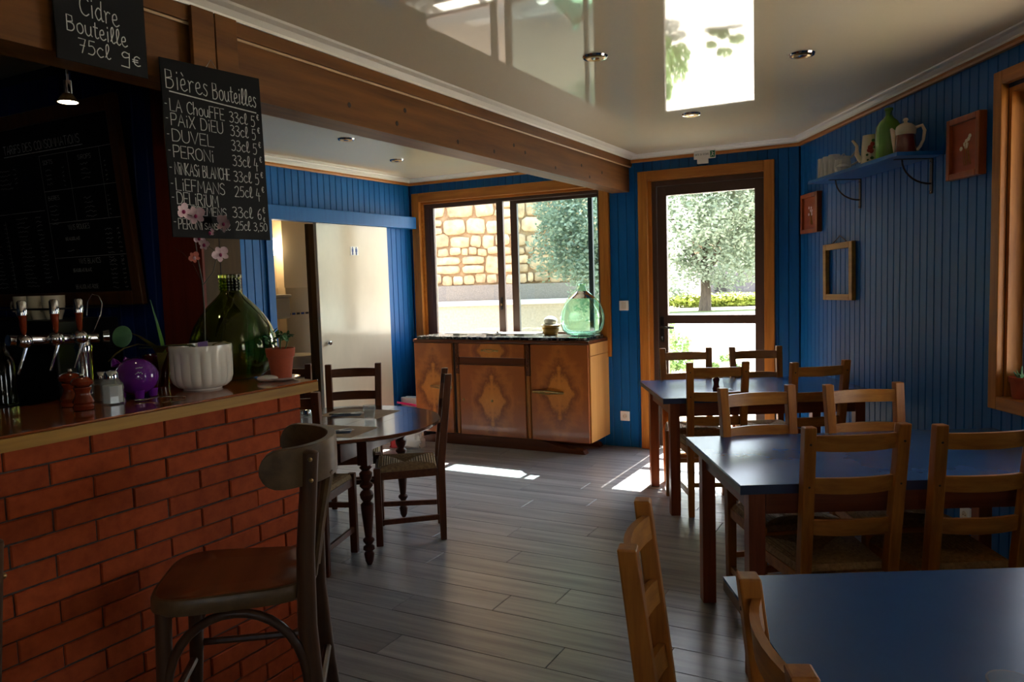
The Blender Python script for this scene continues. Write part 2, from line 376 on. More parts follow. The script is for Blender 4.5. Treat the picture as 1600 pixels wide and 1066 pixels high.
# room floor slab and its planks (planks run parallel to the back wall)
fl = structure('floor', MB().box(-2.6, 4.8, -9.6, .2, -.12, -.006), M['gap'], FB)
plank = {}
def plank_mesh(ln):
    k = round(ln, 3)
    if k not in plank:
        m = MB(); g = .0013; c = .0015
        pr = [(0, g), (c, g + c)]
        m.loft([[(g, g, -.008), (ln - g, g, -.008), (ln - g, .185 - g, -.008), (g, .185 - g, -.008)],
                [(g, g, -c), (ln - g, g, -c), (ln - g, .185 - g, -c), (g, .185 - g, -c)],
                [(g + c, g + c, 0), (ln - g - c, g + c, 0), (ln - g - c, .185 - g - c, 0), (g + c, .185 - g - c, 0)]])
        me = m.mesh('floor_plank'); me.materials.append(M['floor']); plank[k] = me
    return plank[k]
y = -.13; row = 0; npl = 0
far_planks = MB()
while y > -8.6:
    off = [0, .43, .83, .23, .62, 1.05][row % 6]
    x = -1.0 - off
    # the plank rows start at the left wall side and end at the right wall, whose line crosses this frame
    while x < 4.6:
        ln = 1.28
        X, Y, _ = wp(FB, x + ln / 2, y + .09)
        inside = X < 2.27 + .75 and (X > -2.9) and Y > .35
        if inside:
            link('floor_plank', plank_mesh(ln), fl, (x, y, 0)); npl += 1
        elif Y > -3.2 and -4.4 < X < 3.1:
            far_planks.box(x + .001, x + ln - .001, y + .001, y + .184, -.008, 0)
        x += ln
    y -= .185; row += 1
o = far_planks.build('floor_plank_rest', M['floor'], fl); o['kind'] = 'stuff'
ce = structure('ceiling', MB().loft([[(2.5, 5.95, z), (2.45, 6.1, z), (-.98, 8.0, z), (-1.2, 7.9, z), (-3.75, 3.4, z), (-3.75, -2.5, z), (2.5, -2.5, z)][::-1] for z in (CEIL, CEIL + .1)]), M['ceil'])
# crown: wooden strip and white cove along each wall
def crown(fr, x0, x1, nm, y0=0.0, mat='trim'):
    m = MB().loft([[(x, y0 - .022, 2.465), (x, y0 - .028, 2.475), (x, y0 - .026, 2.49), (x, y0, 2.49), (x, y0, 2.465)] for x in (x0, x1)])
    o = structure(nm, m, M[mat], fr)
    c = MB().loft([[(x, y0, 2.49), (x, y0 - .028, 2.49), (x, y0 - .03, 2.5), (x, y0 - .05, 2.515), (x, y0 - .075, 2.519), (x, y0 - .08, CEIL), (x, y0, CEIL)] for x in (x0, x1)])
    c.build('cove', M['white'], o)
crown(FB, 0, 3.69, 'trim_1'); crown(FR, 0, 8.4, 'trim_2'); crown(FL, -2.7, 0, 'trim_3')
# ceiling beam, in the counter frame; y .294 is its near face
bm_ = MB().box(-2.0, 4.24, .294, .45, 2.225, CEIL)
beam = structure('ceiling_beam', bm_, M['beam'], FC)
MB().box(-2.0, 4.23, .268, .2935, 2.437, 2.49).build('facing_board', M['beam'], beam, bevel=.002)
MB().tube([(-2.0, .282, 2.433), (4.22, .282, 2.433)], .0055, 6).build('beading', M['beam_lip'], beam, smooth=True)
MB().loft([[(x, .294, 2.49), (x, .262, 2.49), (x, .258, 2.5), (x, .235, 2.515), (x, .2, 2.519), (x, .19, CEIL), (x, .294, CEIL)] for x in (-2.0, 4.2)]).build('cove', M['white'], beam)
MB().loft([[(x, .451, CEIL), (x, .53, CEIL), (x, .48, 2.51), (x, .451, 2.49)] for x in (0.1, 4.2)]).build('cove', M['white'], beam)
for kx in (.6, .95, 1.02, 1.5, 2.15, 2.3, 2.75, 3.2, 3.35, 3.6, 1.9):
    z = 2.26 + random.random() * .15
    MB().lathe([(.013, 0), (.010, .002)], 10).xform(Matrix.Rotation(PI / 2, 4, 'X')).build('knot', M['knot'], beam, (kx, .2945, z))
for a, b in ((-.268, -.172), (-.166, -.068)):
    MB().box(a, b, .25, .268, 2.17, 2.4895).build('cover_board', M['beam'], beam, bevel=.002)
post = structure('wooden_post', MB().box(-.03, .155, .545, .80, 0, CEIL), M['post_brown'], FC)
MB().box(-.042, -.0305, .545, .80, 0, CEIL).build('stained_face', M['post_red'], post)
MB().box(.045, .049, .5430, .5448, 1.2, 2.22).build('split_line', M['knot'], post)
MB().box(.05, .07, .539, .5448, 1.33, 1.35).build('cable_clip', M['black'], post)

# ------------------------------------------------------------------ window_1 (over the sideboard)
def casing(parent, x0, x1, z0, z1, wd, y0, y1, mats=('trim_z', 'trim'), sill=True, nm='casing'):
    MB().box(x0, x0 + wd, y0, y1, z0, z1).build(nm, M[mats[0]], parent, bevel=.004)
    MB().box(x1 - wd, x1, y0, y1, z0, z1).build(nm, M[mats[0]], parent, bevel=.004)
    MB().box(x0 + wd, x1 - wd, y0, y1, z1 - wd, z1).build(nm, M[mats[1]], parent, bevel=.004)
    if sill: MB().box(x0 + wd, x1 - wd, y0, y1, z0, z0 + wd).build(nm, M[mats[1]], parent, bevel=.004)
def empty_struct(nm, fr):
    o = bpy.data.objects.new(nm, None); COL.objects.link(o); o.location = L3(fr); o.rotation_euler = (0, 0, RAD(fr[1])); o['kind'] = 'structure'; return o
w1 = empty_struct('window_1', FB)
casing(w1, .035, 2.117, .80, 2.384, .088, -.024, .0135)
m = MB()   # lining of the reveal
for b in ((.11, .14, .9, 2.30), (2.05, 2.08, .9, 2.30)): m.box(b[0], b[1], .014, .11, b[2], b[3])
m.box(.14, 2.05, .014, .11, 2.275, 2.30); m.box(.14, 2.05, .014, .11, .9, .925); m.build('lining', M['trim'], w1)
f = MB().box(.125, .20, .045, .125, .925, 2.275).box(1.99, 2.065, .045, .125, .925, 2.275).box(.2, 1.99, .045, .125, 2.245, 2.275).box(.2, 1.99, .045, .125, .925, .965)
f.build('window_frame', M['metal_brown'], w1, bevel=.003)
def sash(x0, x1, z0, z1, st0, st1, ra, y, parent, pane):
    s = MB().box(x0, x0 + st0, y, y + .03, z0, z1).box(x1 - st1, x1, y, y + .03, z0, z1).box(x0 + st0, x1 - st1, y, y + .03, z1 - ra, z1).box(x0 + st0, x1 - st1, y, y + .03, z0, z0 + ra)
    o = s.build('sash', M['metal_brown'], parent, bevel=.002)
    MB().box(x0 + st0 - .003, x1 - st1 + .003, y + .013, y + .017, z0 + ra - .003, z1 - ra + .003).build('pane', M[pane], o)
    return o
s1 = sash(.2, 1.03, .965, 2.262, .045, .07, .03, .048, w1, 'pane')
MB().obox((.995, .043, 1.28), .022, .01, .12).build('sash_lock', M['black'], s1, bevel=.003)
MB().obox((.995, .036, 1.27), .012, .006, .02).build('latch', M['brass'], s1)
s2 = sash(1.09, 1.99, .965, 2.262, .072, .018, .045, .085, w1, 'pane_teal')
MB().box(1.858, 1.90, .14, .17, .93, 2.25).build('outer_upright', M['iron'], w1)
MB().obox((2.03, .036, 1.24), .03, .02, .06).build('stop', M['black'], w1, bevel=.004)
# ------------------------------------------------------------------ door_1 (glazed)
d1 = empty_struct('door_1', FB)
casing(d1, 2.387, 3.506, 0, 2.384, .08, -.026, .0135, sill=False)
MB().box(2.455, 2.495, .014, .1, 0, 2.33).box(3.445, 3.462, .014, .1, 0, 2.33).box(2.495, 3.445, .014, .1, 2.30, 2.33).build('lining', M['trim_z'], d1)
MB().box(2.492, 2.532, .03, .11, 0, 2.30).box(3.415, 3.45, .03, .11, 0, 2.30).box(2.532, 3.415, .03, .11, 2.255, 2.30).build('door_frame', M['metal_brown'], d1, bevel=.003)
lf = MB().box(2.534, 2.614, .05, .1, .02, 2.253).box(3.341, 3.413, .05, .1, .02, 2.253).box(2.614, 3.341, .05, .1, 2.175, 2.253)
lf.box(2.614, 3.341, .05, .1, 1.09, 1.163).box(2.614, 3.341, .05, .1, .605, .652).box(2.614, 3.341, .05, .1, .02, .1)
lfo = lf.build('door_leaf', M['metal_brown'], d1, bevel=.003)
for a, b in ((1.16, 2.178), (.65, 1.093), (.098, .607)):
    MB().box(2.612, 3.343, .073, .077, a, b).build('pane', M['pane'], lfo)
h = MB().obox((2.565, .046, 1.04), .03, .008, .22).tube([(2.566, .044, 1.062), (2.566, .0, 1.062), (2.6, -.008, 1.06), (2.685, -.008, 1.055)], [.009, .009, .010, .008], 8)
h.build('handle', M['black'], lfo, smooth=True)
MB().obox((2.566, .038, .965), .016, .012, .03).build('lock_cylinder', M['chrome'], lfo)
# ------------------------------------------------------------------ window_2 and window_4 on the right wall, window_4 behind the camera
def plain_window(nm, fr, x0, x1, z0=.885, z1=2.30, mull=1, fy=.165):
    o = empty_struct(nm, fr)
    casing(o, x0 - .062, x1 + .062, z0 - .055, z1 + .08, .062, -.022, .0135)
    MB().box(x0, x0 + .02, .014, fy - .003, z0, z1).box(x1 - .02, x1, .014, fy - .003, z0, z1).box(x0 + .02, x1 - .02, .014, fy - .003, z1 - .02, z1).build('lining', M['trim_z'], o)
    MB().box(x0 + .0, x1, -.0, .235, z0 - .015, z0 + .006).build('sill_board', M['trim'], o, bevel=.003)
    s = MB().box(x0 + .02, x0 + .09, fy, fy + .05, z0 + .006, z1).box(x1 - .09, x1 - .02, fy, fy + .05, z0 + .006, z1)
    s.box(x0 + .09, x1 - .09, fy, fy + .05, z0 + .006, z0 + .07).box(x0 + .09, x1 - .09, fy, fy + .05, z1 - .09, z1 - .02)
    for k in range(mull):
        xc = x0 + (x1 - x0) * (k + 1) / (mull + 1); s.box(xc - .03, xc + .03, fy, fy + .05, z0 + .07, z1 - .09)
    so_ = s.build('window_frame', M['iron' if nm == 'window_2' else 'metal_brown'], o, bevel=.003)
    MB().box(x0 + .088, x1 - .088, fy + .023, fy + .027, z0 + .068, z1 - .088).build('pane', M['pane'], so_)
    return o
plain_window('window_2', FR, 2.488, 3.7, fy=.09, mull=0)
structure('added_shade_roof', MB().box(1.2, 8.6, .25, 2.7, 2.42, 2.5), M['beam'], FR)  # unseen overhang added to cut the skylight entering the right window
structure('added_dark_slab', MB().box(.8, 9.0, .25, 3.0, -.3, -.06), M['render_dk'], FR)  # unseen dark slab added to weaken ground bounce into the right window
plain_window('window_3', FR, 6.2, 7.3, mull=0)
w4 = empty_struct('window_4', ((0, -2.4), 180.0))
MB().box(-.1, -.03, .05, .1, 1.1, 2.0).box(.73, .8, .05, .1, 1.1, 2.0).box(-.03, .73, .05, .1, 1.93, 2.0).box(-.03, .73, .05, .1, 1.1, 1.17).build('window_frame', M['metal_brown'], w4)
MB().box(-.03, .73, .073, .077, 1.17, 1.93).build('pane', M['pane'], w4)
# ------------------------------------------------------------------ door_2, the sliding restroom door, and the restroom behind it
d2 = empty_struct('door_2', FL)
MB().box(-2.6, -.03, -.095, -.001, 2.035, 2.15).build('rail_box', M['blue'], d2, bevel=.004)
dl = MB().box(-1.392, -.455, -.062, -.028, .012, 2.034).build('door_leaf', M['door_wh'], d2, bevel=.003)
MB().lathe([(.004, 0), (.018, .004), (.02, .03), (.016, .036), (.003, .037)], 16).xform(Matrix.Rotation(PI / 2, 4, 'X')).build('knob', M['chrome'], dl, (-1.318, -.062, 1.008), smooth=True)
sg = MB().box(-.978, -.878, -.0655, -.0622, 1.765, 1.842).build('restroom_sign', M['sign_white'], dl)
m = MB()
for cx in (-.952, -.904):
    m.obox((cx, -.0665, 1.832), .011, .002, .012); m.obox((cx, -.0665, 1.81), .02 if cx < -.93 else .024, .002, .03); m.obox((cx - .004, -.0665, 1.783), .006, .002, .03); m.obox((cx + .004, -.0665, 1.783), .006, .002, .03)
m.build('pictogram', M['ink_blue'], sg)
MB().box(-1.905, -1.835, -.02, .013, 0, 2.035).build('casing', M['blue'], d2, bevel=.002)
MB().box(-1.86, -1.845, .014, .13, 0, 2.05).build('jamb', M['blue'], d2)
# restroom shell
rs = structure('wall_restroom', MB().box(-2.75, -.86, 1.0, 1.1, 0, 2.5).box(-2.85, -2.75, .12, 1.1, 0, 2.5).box(-.86, .6, .9, 1.1, 0, 2.5).box(.5, .6, .12, .9, 0, 2.5), M['wc_wall'], FL)
structure('ceiling_restroom', MB().box(-2.85, .6, .121, 1.1, 2.42, 2.52), M['wc_wall'], FL)
structure('floor_restroom', MB().box(-2.85, .6, .0, 1.1, -.1, 0.0), M['wc_tile'], FL)
tl = structure('trim_4', MB().box(-2.748, -.861, .988, .9995, 0, 1.49).box(-.86, .499, .888, .8995, 0, 1.49), M['wc_tile'], FL)
for k in range(22):
    MB().box(-.85 + k * .06, -.81 + k * .06, .884, .8879, 1.225, 1.245).build('decor_tile', M['ink_blue'] if k % 2 else M['knot'], tl)
MB().box(-1.30, -1.225, .121, .16, 0, 2.04).build('jamb', M['post_brown'], d2)

# ------------------------------------------------------------------ bar counter
bc = thing('bar_counter', 'red brick bar counter with a thick varnished wooden top, at the left', 'counter', L3(FC), RAD(FC[1]))
MB().box(-3.3, 0, .0, .50, 1.142, 1.15).build('countertop', M['oak_top'], bc, bevel=.003)
MB().box(-3.3, -.0005, .0005, .4995, 1.108, 1.1418).build('countertop_edge', M['oak'], bc)
MB().box(-3.3, -.068, .038, .44, 0, 1.108).build('mortar_core', M['mortar'], bc)
bk = {}
def brick_mesh(ln, dp):
    k = (round(ln, 3), round(dp, 3))
    if k not in bk:
        m = MB(); j = .0024; c = .0028; h_ = .0628 - j
        m.loft([[(j, dp, j), (ln - j, dp, j), (ln - j, dp, h_), (j, dp, h_)], [(j, .004, j), (ln - j, .004, j), (ln - j, .004, h_), (j, .004, h_)],
                [(j + c, 0, j + c), (ln - j - c, 0, j + c), (ln - j - c, 0, h_ - c), (j + c, 0, h_ - c)]])
        me = m.mesh('brick'); me.materials.append(M['brick']); bk[k] = me
    return bk[k]
for r in range(18):
    z = 1.0502 - .0628 * r
    if z < -.03: break
    x = -.065; first = True
    while x > -2.5:
        ln = (.11 if r % 2 == 0 else .2277) if first else .234
        b = link('brick', brick_mesh(ln, .03), bc, (x - ln, .030 + random.uniform(-.0022, .003), z + random.uniform(-.001, .001)))
        b.rotation_euler = (0, random.uniform(-.004, .004), random.uniform(-.006, .006))
        x -= ln; first = False
    e_ = MB().box(-.0675, -.0625, .042, .2, z + .0035, z + .0593); e_.build('brick', M['brick'], bc)
    MB().box(-.0675, -.0625, .207, .43, z + .0035, z + .0593).build('brick', M['brick'], bc)

# ------------------------------------------------------------------ sideboard
sb = thing('sideboard', 'art deco walnut sideboard with a dark marble top, under the window', 'sideboard', L3(FB), RAD(FB[1]))
cs = MB().box(.30, 2.08, -.425, -.005, .10, .945)
cs.build('body', M['walnut'], sb, bevel=.003)
MB().box(2.0805, 2.088, -.425, -.005, .105, .84).build('side_panel', M['walnut_side'], sb)
MB().box(2.0805, 2.09, -.43, -.005, .845, .945).build('side_rail', M['walnut_side'], sb)
MB().box(.295, 2.09, -.455, -.003, .945, .975).build('moulding', M['walnut_dk'], sb, bevel=.008)
MB().box(.335, 2.05, -.445, -.03, .9755, 1.0).build('marble_top', M['marble'], sb, bevel=.003)
def door_panel(x0, x1, z0, z1, y, nm='door'):
    cx, cz = (x0 + x1) / 2, (z0 + z1) / 2
    return MB().box(x0 - cx, x1 - cx, 0, .0245, z0 - cz, z1 - cz).build(nm, M['veneer'], sb, (cx, y, cz), bevel=.003), cx, cz
dA, ax, az = door_panel(.306, .722, .102, .94, -.45)
dB, bx_, bz = door_panel(.80, 1.474, .102, .745, -.446)
dC, cx_, cz_ = door_panel(1.536, 2.075, .102, .94, -.45)
dr, dx_, dz_ = door_panel(.80, 1.474, .815, .938, -.452, 'drawer')
MB().box(.80, 1.474, -.44, -.425, .75, .812).build('rail', M['walnut_dk'], sb)
for x0 in (.752, 1.482):
    MB().tube([(x0 + .022, -.428, .105), (x0 + .022, -.428, .74)], .019, 10).build('half_column', M['walnut'], sb, smooth=True)
    m = MB().box(x0 + .004, x0 + .042, -.446, -.425, .66, .94)
    for k in range(22):
        m.sphere((x0 + .023 + random.uniform(-.013, .013), -.448, .67 + k * .0125), .009, .007, .009, 6, 4)
    m.build('carved_ornament', M['walnut_dk'], sb, smooth=True)
MB().box(.725, .748, -.427, -.4255, .105, .94).build('dark_groove', M['knot'], sb)
def pull(parent, x0, x1, z, y, r=.012):
    m = MB().tube([(x0, y, z), (x0 + .02, y - .012, z + .002), ((x0 + x1) / 2 - .03, y - .022, z + .012), ((x0 + x1) / 2 + .03, y - .022, z + .012), (x1 - .02, y - .012, z + .002), (x1, y, z)], [r, r * .9, r * .7, r * .7, r * .9, r], 8)
    m.tube([(x0 + .03, y - .008, z - .002), ((x0 + x1) / 2, y - .018, z - .012), (x1 - .03, y - .008, z - .002)], r * .6, 6)
    m.sphere((x0, y, z), .012, .006, .01, 8, 5).sphere((x1, y, z), .012, .006, .01, 8, 5)
    return m.build('handle', M['brass'], parent, smooth=True)
pull(dA, .49 - ax, .68 - ax, .532 - az, -.006); pull(dC, 1.56 - cx_, 1.84 - cx_, .526 - cz_, -.006); pull(dr, 1.05 - dx_, 1.21 - dx_, 0, -.004, .007)
for p, x, z in ((dB, .836 - bx_, 0), (dB, 1.137 - bx_, .0), (dA, .705 - ax, .53 - az)):
    MB().sphere((x, -.002, z), .013, .006, .013, 10, 6).build('key_plate', M['brass'], p, smooth=True)
ft = [(0.33, 0), (.36, .045), (.45, .075), (.6, .085), (.75, .1), (1.6, .1), (1.72, .075), (1.85, .05), (2.01, .035), (2.03, 0)]
def sled(y0, y1):
    m = MB(); n = len(ft); vs = [(x, y0, z) for x, z in ft] + [(x, y1, z) for x, z in ft]
    fs = [tuple(range(n)), tuple(range(2 * n - 1, n - 1, -1))] + [(i, n + i, n + (i + 1) % n, (i + 1) % n) for i in range(n)]
    return m.add(vs, fs)
sled(-.44, -.36).build('sled_foot', M['walnut_dk'], sb, bevel=.004); sled(-.1, -.03).build('sled_foot', M['walnut_dk'], sb)
MB().box(.7, 1.66, -.36, -.1, .06, .1).build('stretcher', M['walnut_dk'], sb)

# ------------------------------------------------------------------ ladder-back chairs
def make_chair(name, label, mz, mx, loc, rotz, group):
    t = thing(name, label, 'chair', loc, rotz, group)
    def lean(z): return -.19 - (.06 * (z - .45) / .525 if z > .45 else 0)
    for s in (-1, 1):
        rings = []
        for z, xo, wx, wy in ((0, .156, .036, .036), (.25, .157, .04, .042), (.45, .158, .042, .044), (.7, .161, .042, .042), (.972, .166, .042, .038)):
            y0 = lean(z); rings.append([(s * xo + a * wx / 2, y0 + b * wy / 2, z) for a, b in ((-1, -1), (1, -1), (1, 1), (-1, 1))])
        MB().loft(rings).build('back_post', M[mz], t, bevel=.004)
        MB().loft([[(s * .188 + a * .02, .178 + b * .02, z) for a, b in ((-1, -1), (1, -1), (1, 1), (-1, 1))] for z in (0, .452)]).build('leg', M[mz], t, bevel=.004)
        R = [[(s * .158, -.168, z) for z in (.0,)]]
        def bar(nm, p, q, hw, hz, mat):
            d = Vector(q) - Vector(p); n_ = Vector((-d.y, d.x, 0)).normalized() * hw
            MB().loft([[Vector(e) + n_ * a + Vector((0, 0, hz * b)) for a, b in ((-1, -1), (1, -1), (1, 1), (-1, 1))] for e in (p, q)]).build(nm, mat, t, bevel=.002)
        bar('side_rail', (s * .158, -.167, .405), (s * .188, .158, .405), .011, .022, M[mx])
        bar('stretcher', (s * .157, -.17, .135), (s * .188, .158, .135), .009, .015, M[mx])
        for z in (.912, .76, .607):
            xo = .158 + .008 * (z - .45) / .525
            MB().lathe([(.0045, 0), (.004, .0015)], 8).xform(Matrix.Rotation(PI / 2, 4, 'X')).build('dowel_pin', M['knot'], t, (s * xo, lean(z) - .0195, z))
    bar('front_rail', (-.168, .178, .405), (.168, .178, .405), .011, .022, M[mx])
    bar('back_rail', (-.138, -.188, .405), (.138, -.188, .405), .011, .022, M[mx])
    bar('stretcher', (-.168, .178, .27), (.168, .178, .27), .009, .015, M[mx])
    bar('stretcher', (-.136, -.188, .2), (.136, -.188, .2), .009, .013, M[mx])
    for z in (.912, .76, .607):
        rings = []; xo = .145
        for i in range(9):
            u = -1 + i / 4; x = u * xo; yb = lean(z) + .006 - .026 * (1 - u * u)
            hz = .029 - .002 * u * u
            rings.append([(x, yb - .008 + .06 / .525 * .028, z - hz), (x, yb + .008 + .06 / .525 * .028, z - hz), (x, yb + .008 - .06 / .525 * .028, z + hz), (x, yb - .008 - .06 / .525 * .028, z + hz)])
        MB().loft(rings).build('slat', M[mx], t, smooth=True)
    # rush seat: concentric strands
    m = MB(); N = 26; quad = [(-.172, -.178), (.172, -.178), (.208, .198), (-.208, .198)]; c = (0, .02)
    rings = [[(q[0], q[1], .405) for q in quad], [(q[0] * 1.02, q[1] * 1.02, .43) for q in quad]]
    for k in range(N + 1):
        f = 1 - k / (N + .6)
        zz = .446 + (.0035 if k % 2 else 0) + .008 * math.sin(PI * (1 - f)) - (.012 * (1 - f) ** 2)
        rings.append([(c[0] + (q[0] - c[0]) * f, c[1] + (q[1] - c[1]) * f, zz if k else .438) for q in quad])
    # keep the corners clear of the posts by pulling them in slightly
    rings = [[(x * (.93 if abs(x) > .15 else 1), y * (.9 if abs(y) > .16 else 1), z) for x, y, z in r] for r in rings]
    m.loft(rings); m.build('seat', M['rush'], t)
    return t
G1 = 'ladder-back chairs at the blue tables'; G2 = 'dark ladder-back chairs round the antique table'
ch = make_chair('ladder_back_chair', 'foreground chair overlapping the nearest blue table, cut off by the bottom frame edge', 'chair', 'chair_x', (.635, 1.13, 0), RAD(-95.3), G1)
for x, y, a, lb in (
    (.498, 1.577, 104.7, 'foreground chair seen side-on against bare floor, left of the nearest blue table'),
    (1.153, 2.855, -3.3, 'honey wood chair with its back to us at the middle blue table, nearer the aisle'),
    (1.591, 2.83, -2.6, 'honey wood chair with its back to us at the middle table, nearer the right wall'),
    (1.169, 3.331, 172, 'chair facing us on the far side of the middle blue table, nearer the aisle'),
    (1.64, 3.326, 178, 'chair facing us on the far side of the middle blue table, nearer the right wall'),
    (1.252, 4.876, 4, 'dark chair with its back to us at the farthest table, before the glass door'),
    (1.769, 4.762, -9.3, 'dark chair with its back to us at the farthest blue table, nearer the right wall'),
    (1.242, 5.345, 184, 'chair between the farthest blue table and the glass door, on the handle side'),
    (1.738, 5.30, 183.5, 'chair between the farthest blue table and the glass door, on the hinge side')):
    dup(ch, (x, y, 0), RAD(-a), lb, G1)
ck = make_chair('ladder_back_chair', 'dark wooden chair with a rush seat, side-on at the right of the round antique table', 'chair_dk', 'chair_dk_x', (-.644, 4.551, 0), RAD(98.3), G2)
for x, y, a, lb in (
    (-1.056, 4.924, 176, 'dark wooden chair behind the round table, in front of the white sliding door'),
    (-1.545, 4.99, 176, 'dark chair mostly hidden behind the terracotta pot, left of the sliding door'),
    (-1.127, 4.098, 6.6, 'dark chair at the near side of the round table, past the counter end')):
    dup(ck, (x, y, 0), RAD(-a), lb, G2)

# ------------------------------------------------------------------ blue tables
def make_table(label, x0, x1, y0, y1, legs):
    t = thing('dining_table', label, 'table', (x0, y0, 0), 0, 'blue topped dining tables')
    W_, D_ = x1 - x0, y1 - y0
    MB().box(0, W_, 0, D_, .742, .75).build('tabletop', M['laminate'], t)
    MB().box(.0005, W_ - .0005, .0006, D_ - .0005, .716, .7418).build('top_core', M['edge'], t)
    MB().box(-.0015, W_, -.0018, .0004, .716, .7495).build('edge_strip', M['edge_blue'], t)
    for lx in legs:
        for ly in (.05, D_ - .112):
            MB().box(lx, lx + .06, ly, ly + .062, 0, .716).build('leg', M['tleg'], t, bevel=.003)
    MB().box(.11, W_ - .1, .06, .082, .625, .715).build('apron', M['tleg_x'], t)
    MB().box(.11, W_ - .1, D_ - .082, D_ - .06, .625, .715).build('apron', M['tleg_x'], t)
    for lx in (legs[0], legs[-1]):
        MB().box(lx + .018, lx + .04, .112, D_ - .112, .625, .715).build('apron', M['tleg_x'], t)
    return t
make_table('blue topped table farthest from us, by the glass door', .915, 2.235, 4.68, 5.53, (.05, 1.2))
make_table('middle blue topped table of the three, with four chairs around it', .795, 2.22, 2.69, 3.54, (.045, 1.3))
make_table('blue topped table nearest us, cut off by the bottom right of the frame', .507, 2.1, .85, 1.868, (.19, 1.45))

# ------------------------------------------------------------------ round antique table
rt = thing('antique_table', 'round dark antique drop-leaf table with turned legs', 'table', (-1.01, 4.48, 0), RAD(-20))
Rr = .575; zt_ = .705
def disc_slice(x0, x1, z0, z1):
    pts = []
    n = 40
    for i in range(n + 1):
        x = x0 + (x1 - x0) * i / n; x = max(-Rr + 1e-4, min(Rr - 1e-4, x)); pts.append((x, -math.sqrt(Rr * Rr - x * x)))
    for i in range(n, -1, -1):
        x = x0 + (x1 - x0) * i / n; x = max(-Rr + 1e-4, min(Rr - 1e-4, x)); pts.append((x, math.sqrt(Rr * Rr - x * x)))
    return MB().loft([[(x * k, y * k, z) for x, y in pts] for k, z in ((.985, z0), (1, z0 + .006), (1, z1 - .004), (.993, z1))])
for a, b, nm in ((-.575, -.262, 'leaf'), (-.26, .26, 'tabletop'), (.262, .575, 'leaf')):
    disc_slice(a, b, zt_ - .022, zt_).build(nm, M['antique'], rt, smooth=True)
for a in (-.09, .085):
    MB().box(a - .0012, a + .0012, -.49, .49, zt_ - .0005, zt_ + .0003).build('board_joint', M['knot'], rt)
ap = MB().box(-.23, .23, -.42, -.4, .57, zt_ - .022).box(-.23, .23, .4, .42, .57, zt_ - .022).box(-.25, -.23, -.42, .42, .57, zt_ - .022).box(.23, .25, -.42, .42, .57, zt_ - .022)
ap.build('apron', M['antique_z'], rt)
LP = [(.012, 0), (.022, .02), (.028, .06), (.02, .075), (.032, .085), (.03, .1), (.016, .11), (.031, .13), (.031, .14), (.018, .152), (.02, .16), (.034, .3), (.036, .33), (.02, .345), (.034, .365), (.038, .385), (.03, .4), (.018, .41), (.036, .43), (.036, .44), (.02, .452), (.034, .48), (.036, .5), (.02, .515), (.034, .53), (.02, .545)]
for x, y in ((-.80, 4.05), (-.73, 4.88), (-1.28, 4.80), (-1.375, 4.16)):
    a = RAD(20); dx, dy = x + 1.01, y - 4.48; lx, ly = dx * math.cos(a) - dy * math.sin(a), dx * math.sin(a) + dy * math.cos(a)
    m = MB().lathe(LP, 16).box(-.03, .03, -.03, .03, .545, .683)
    m.build('leg', M['antique_z'], rt, (lx, ly, 0), smooth=True)
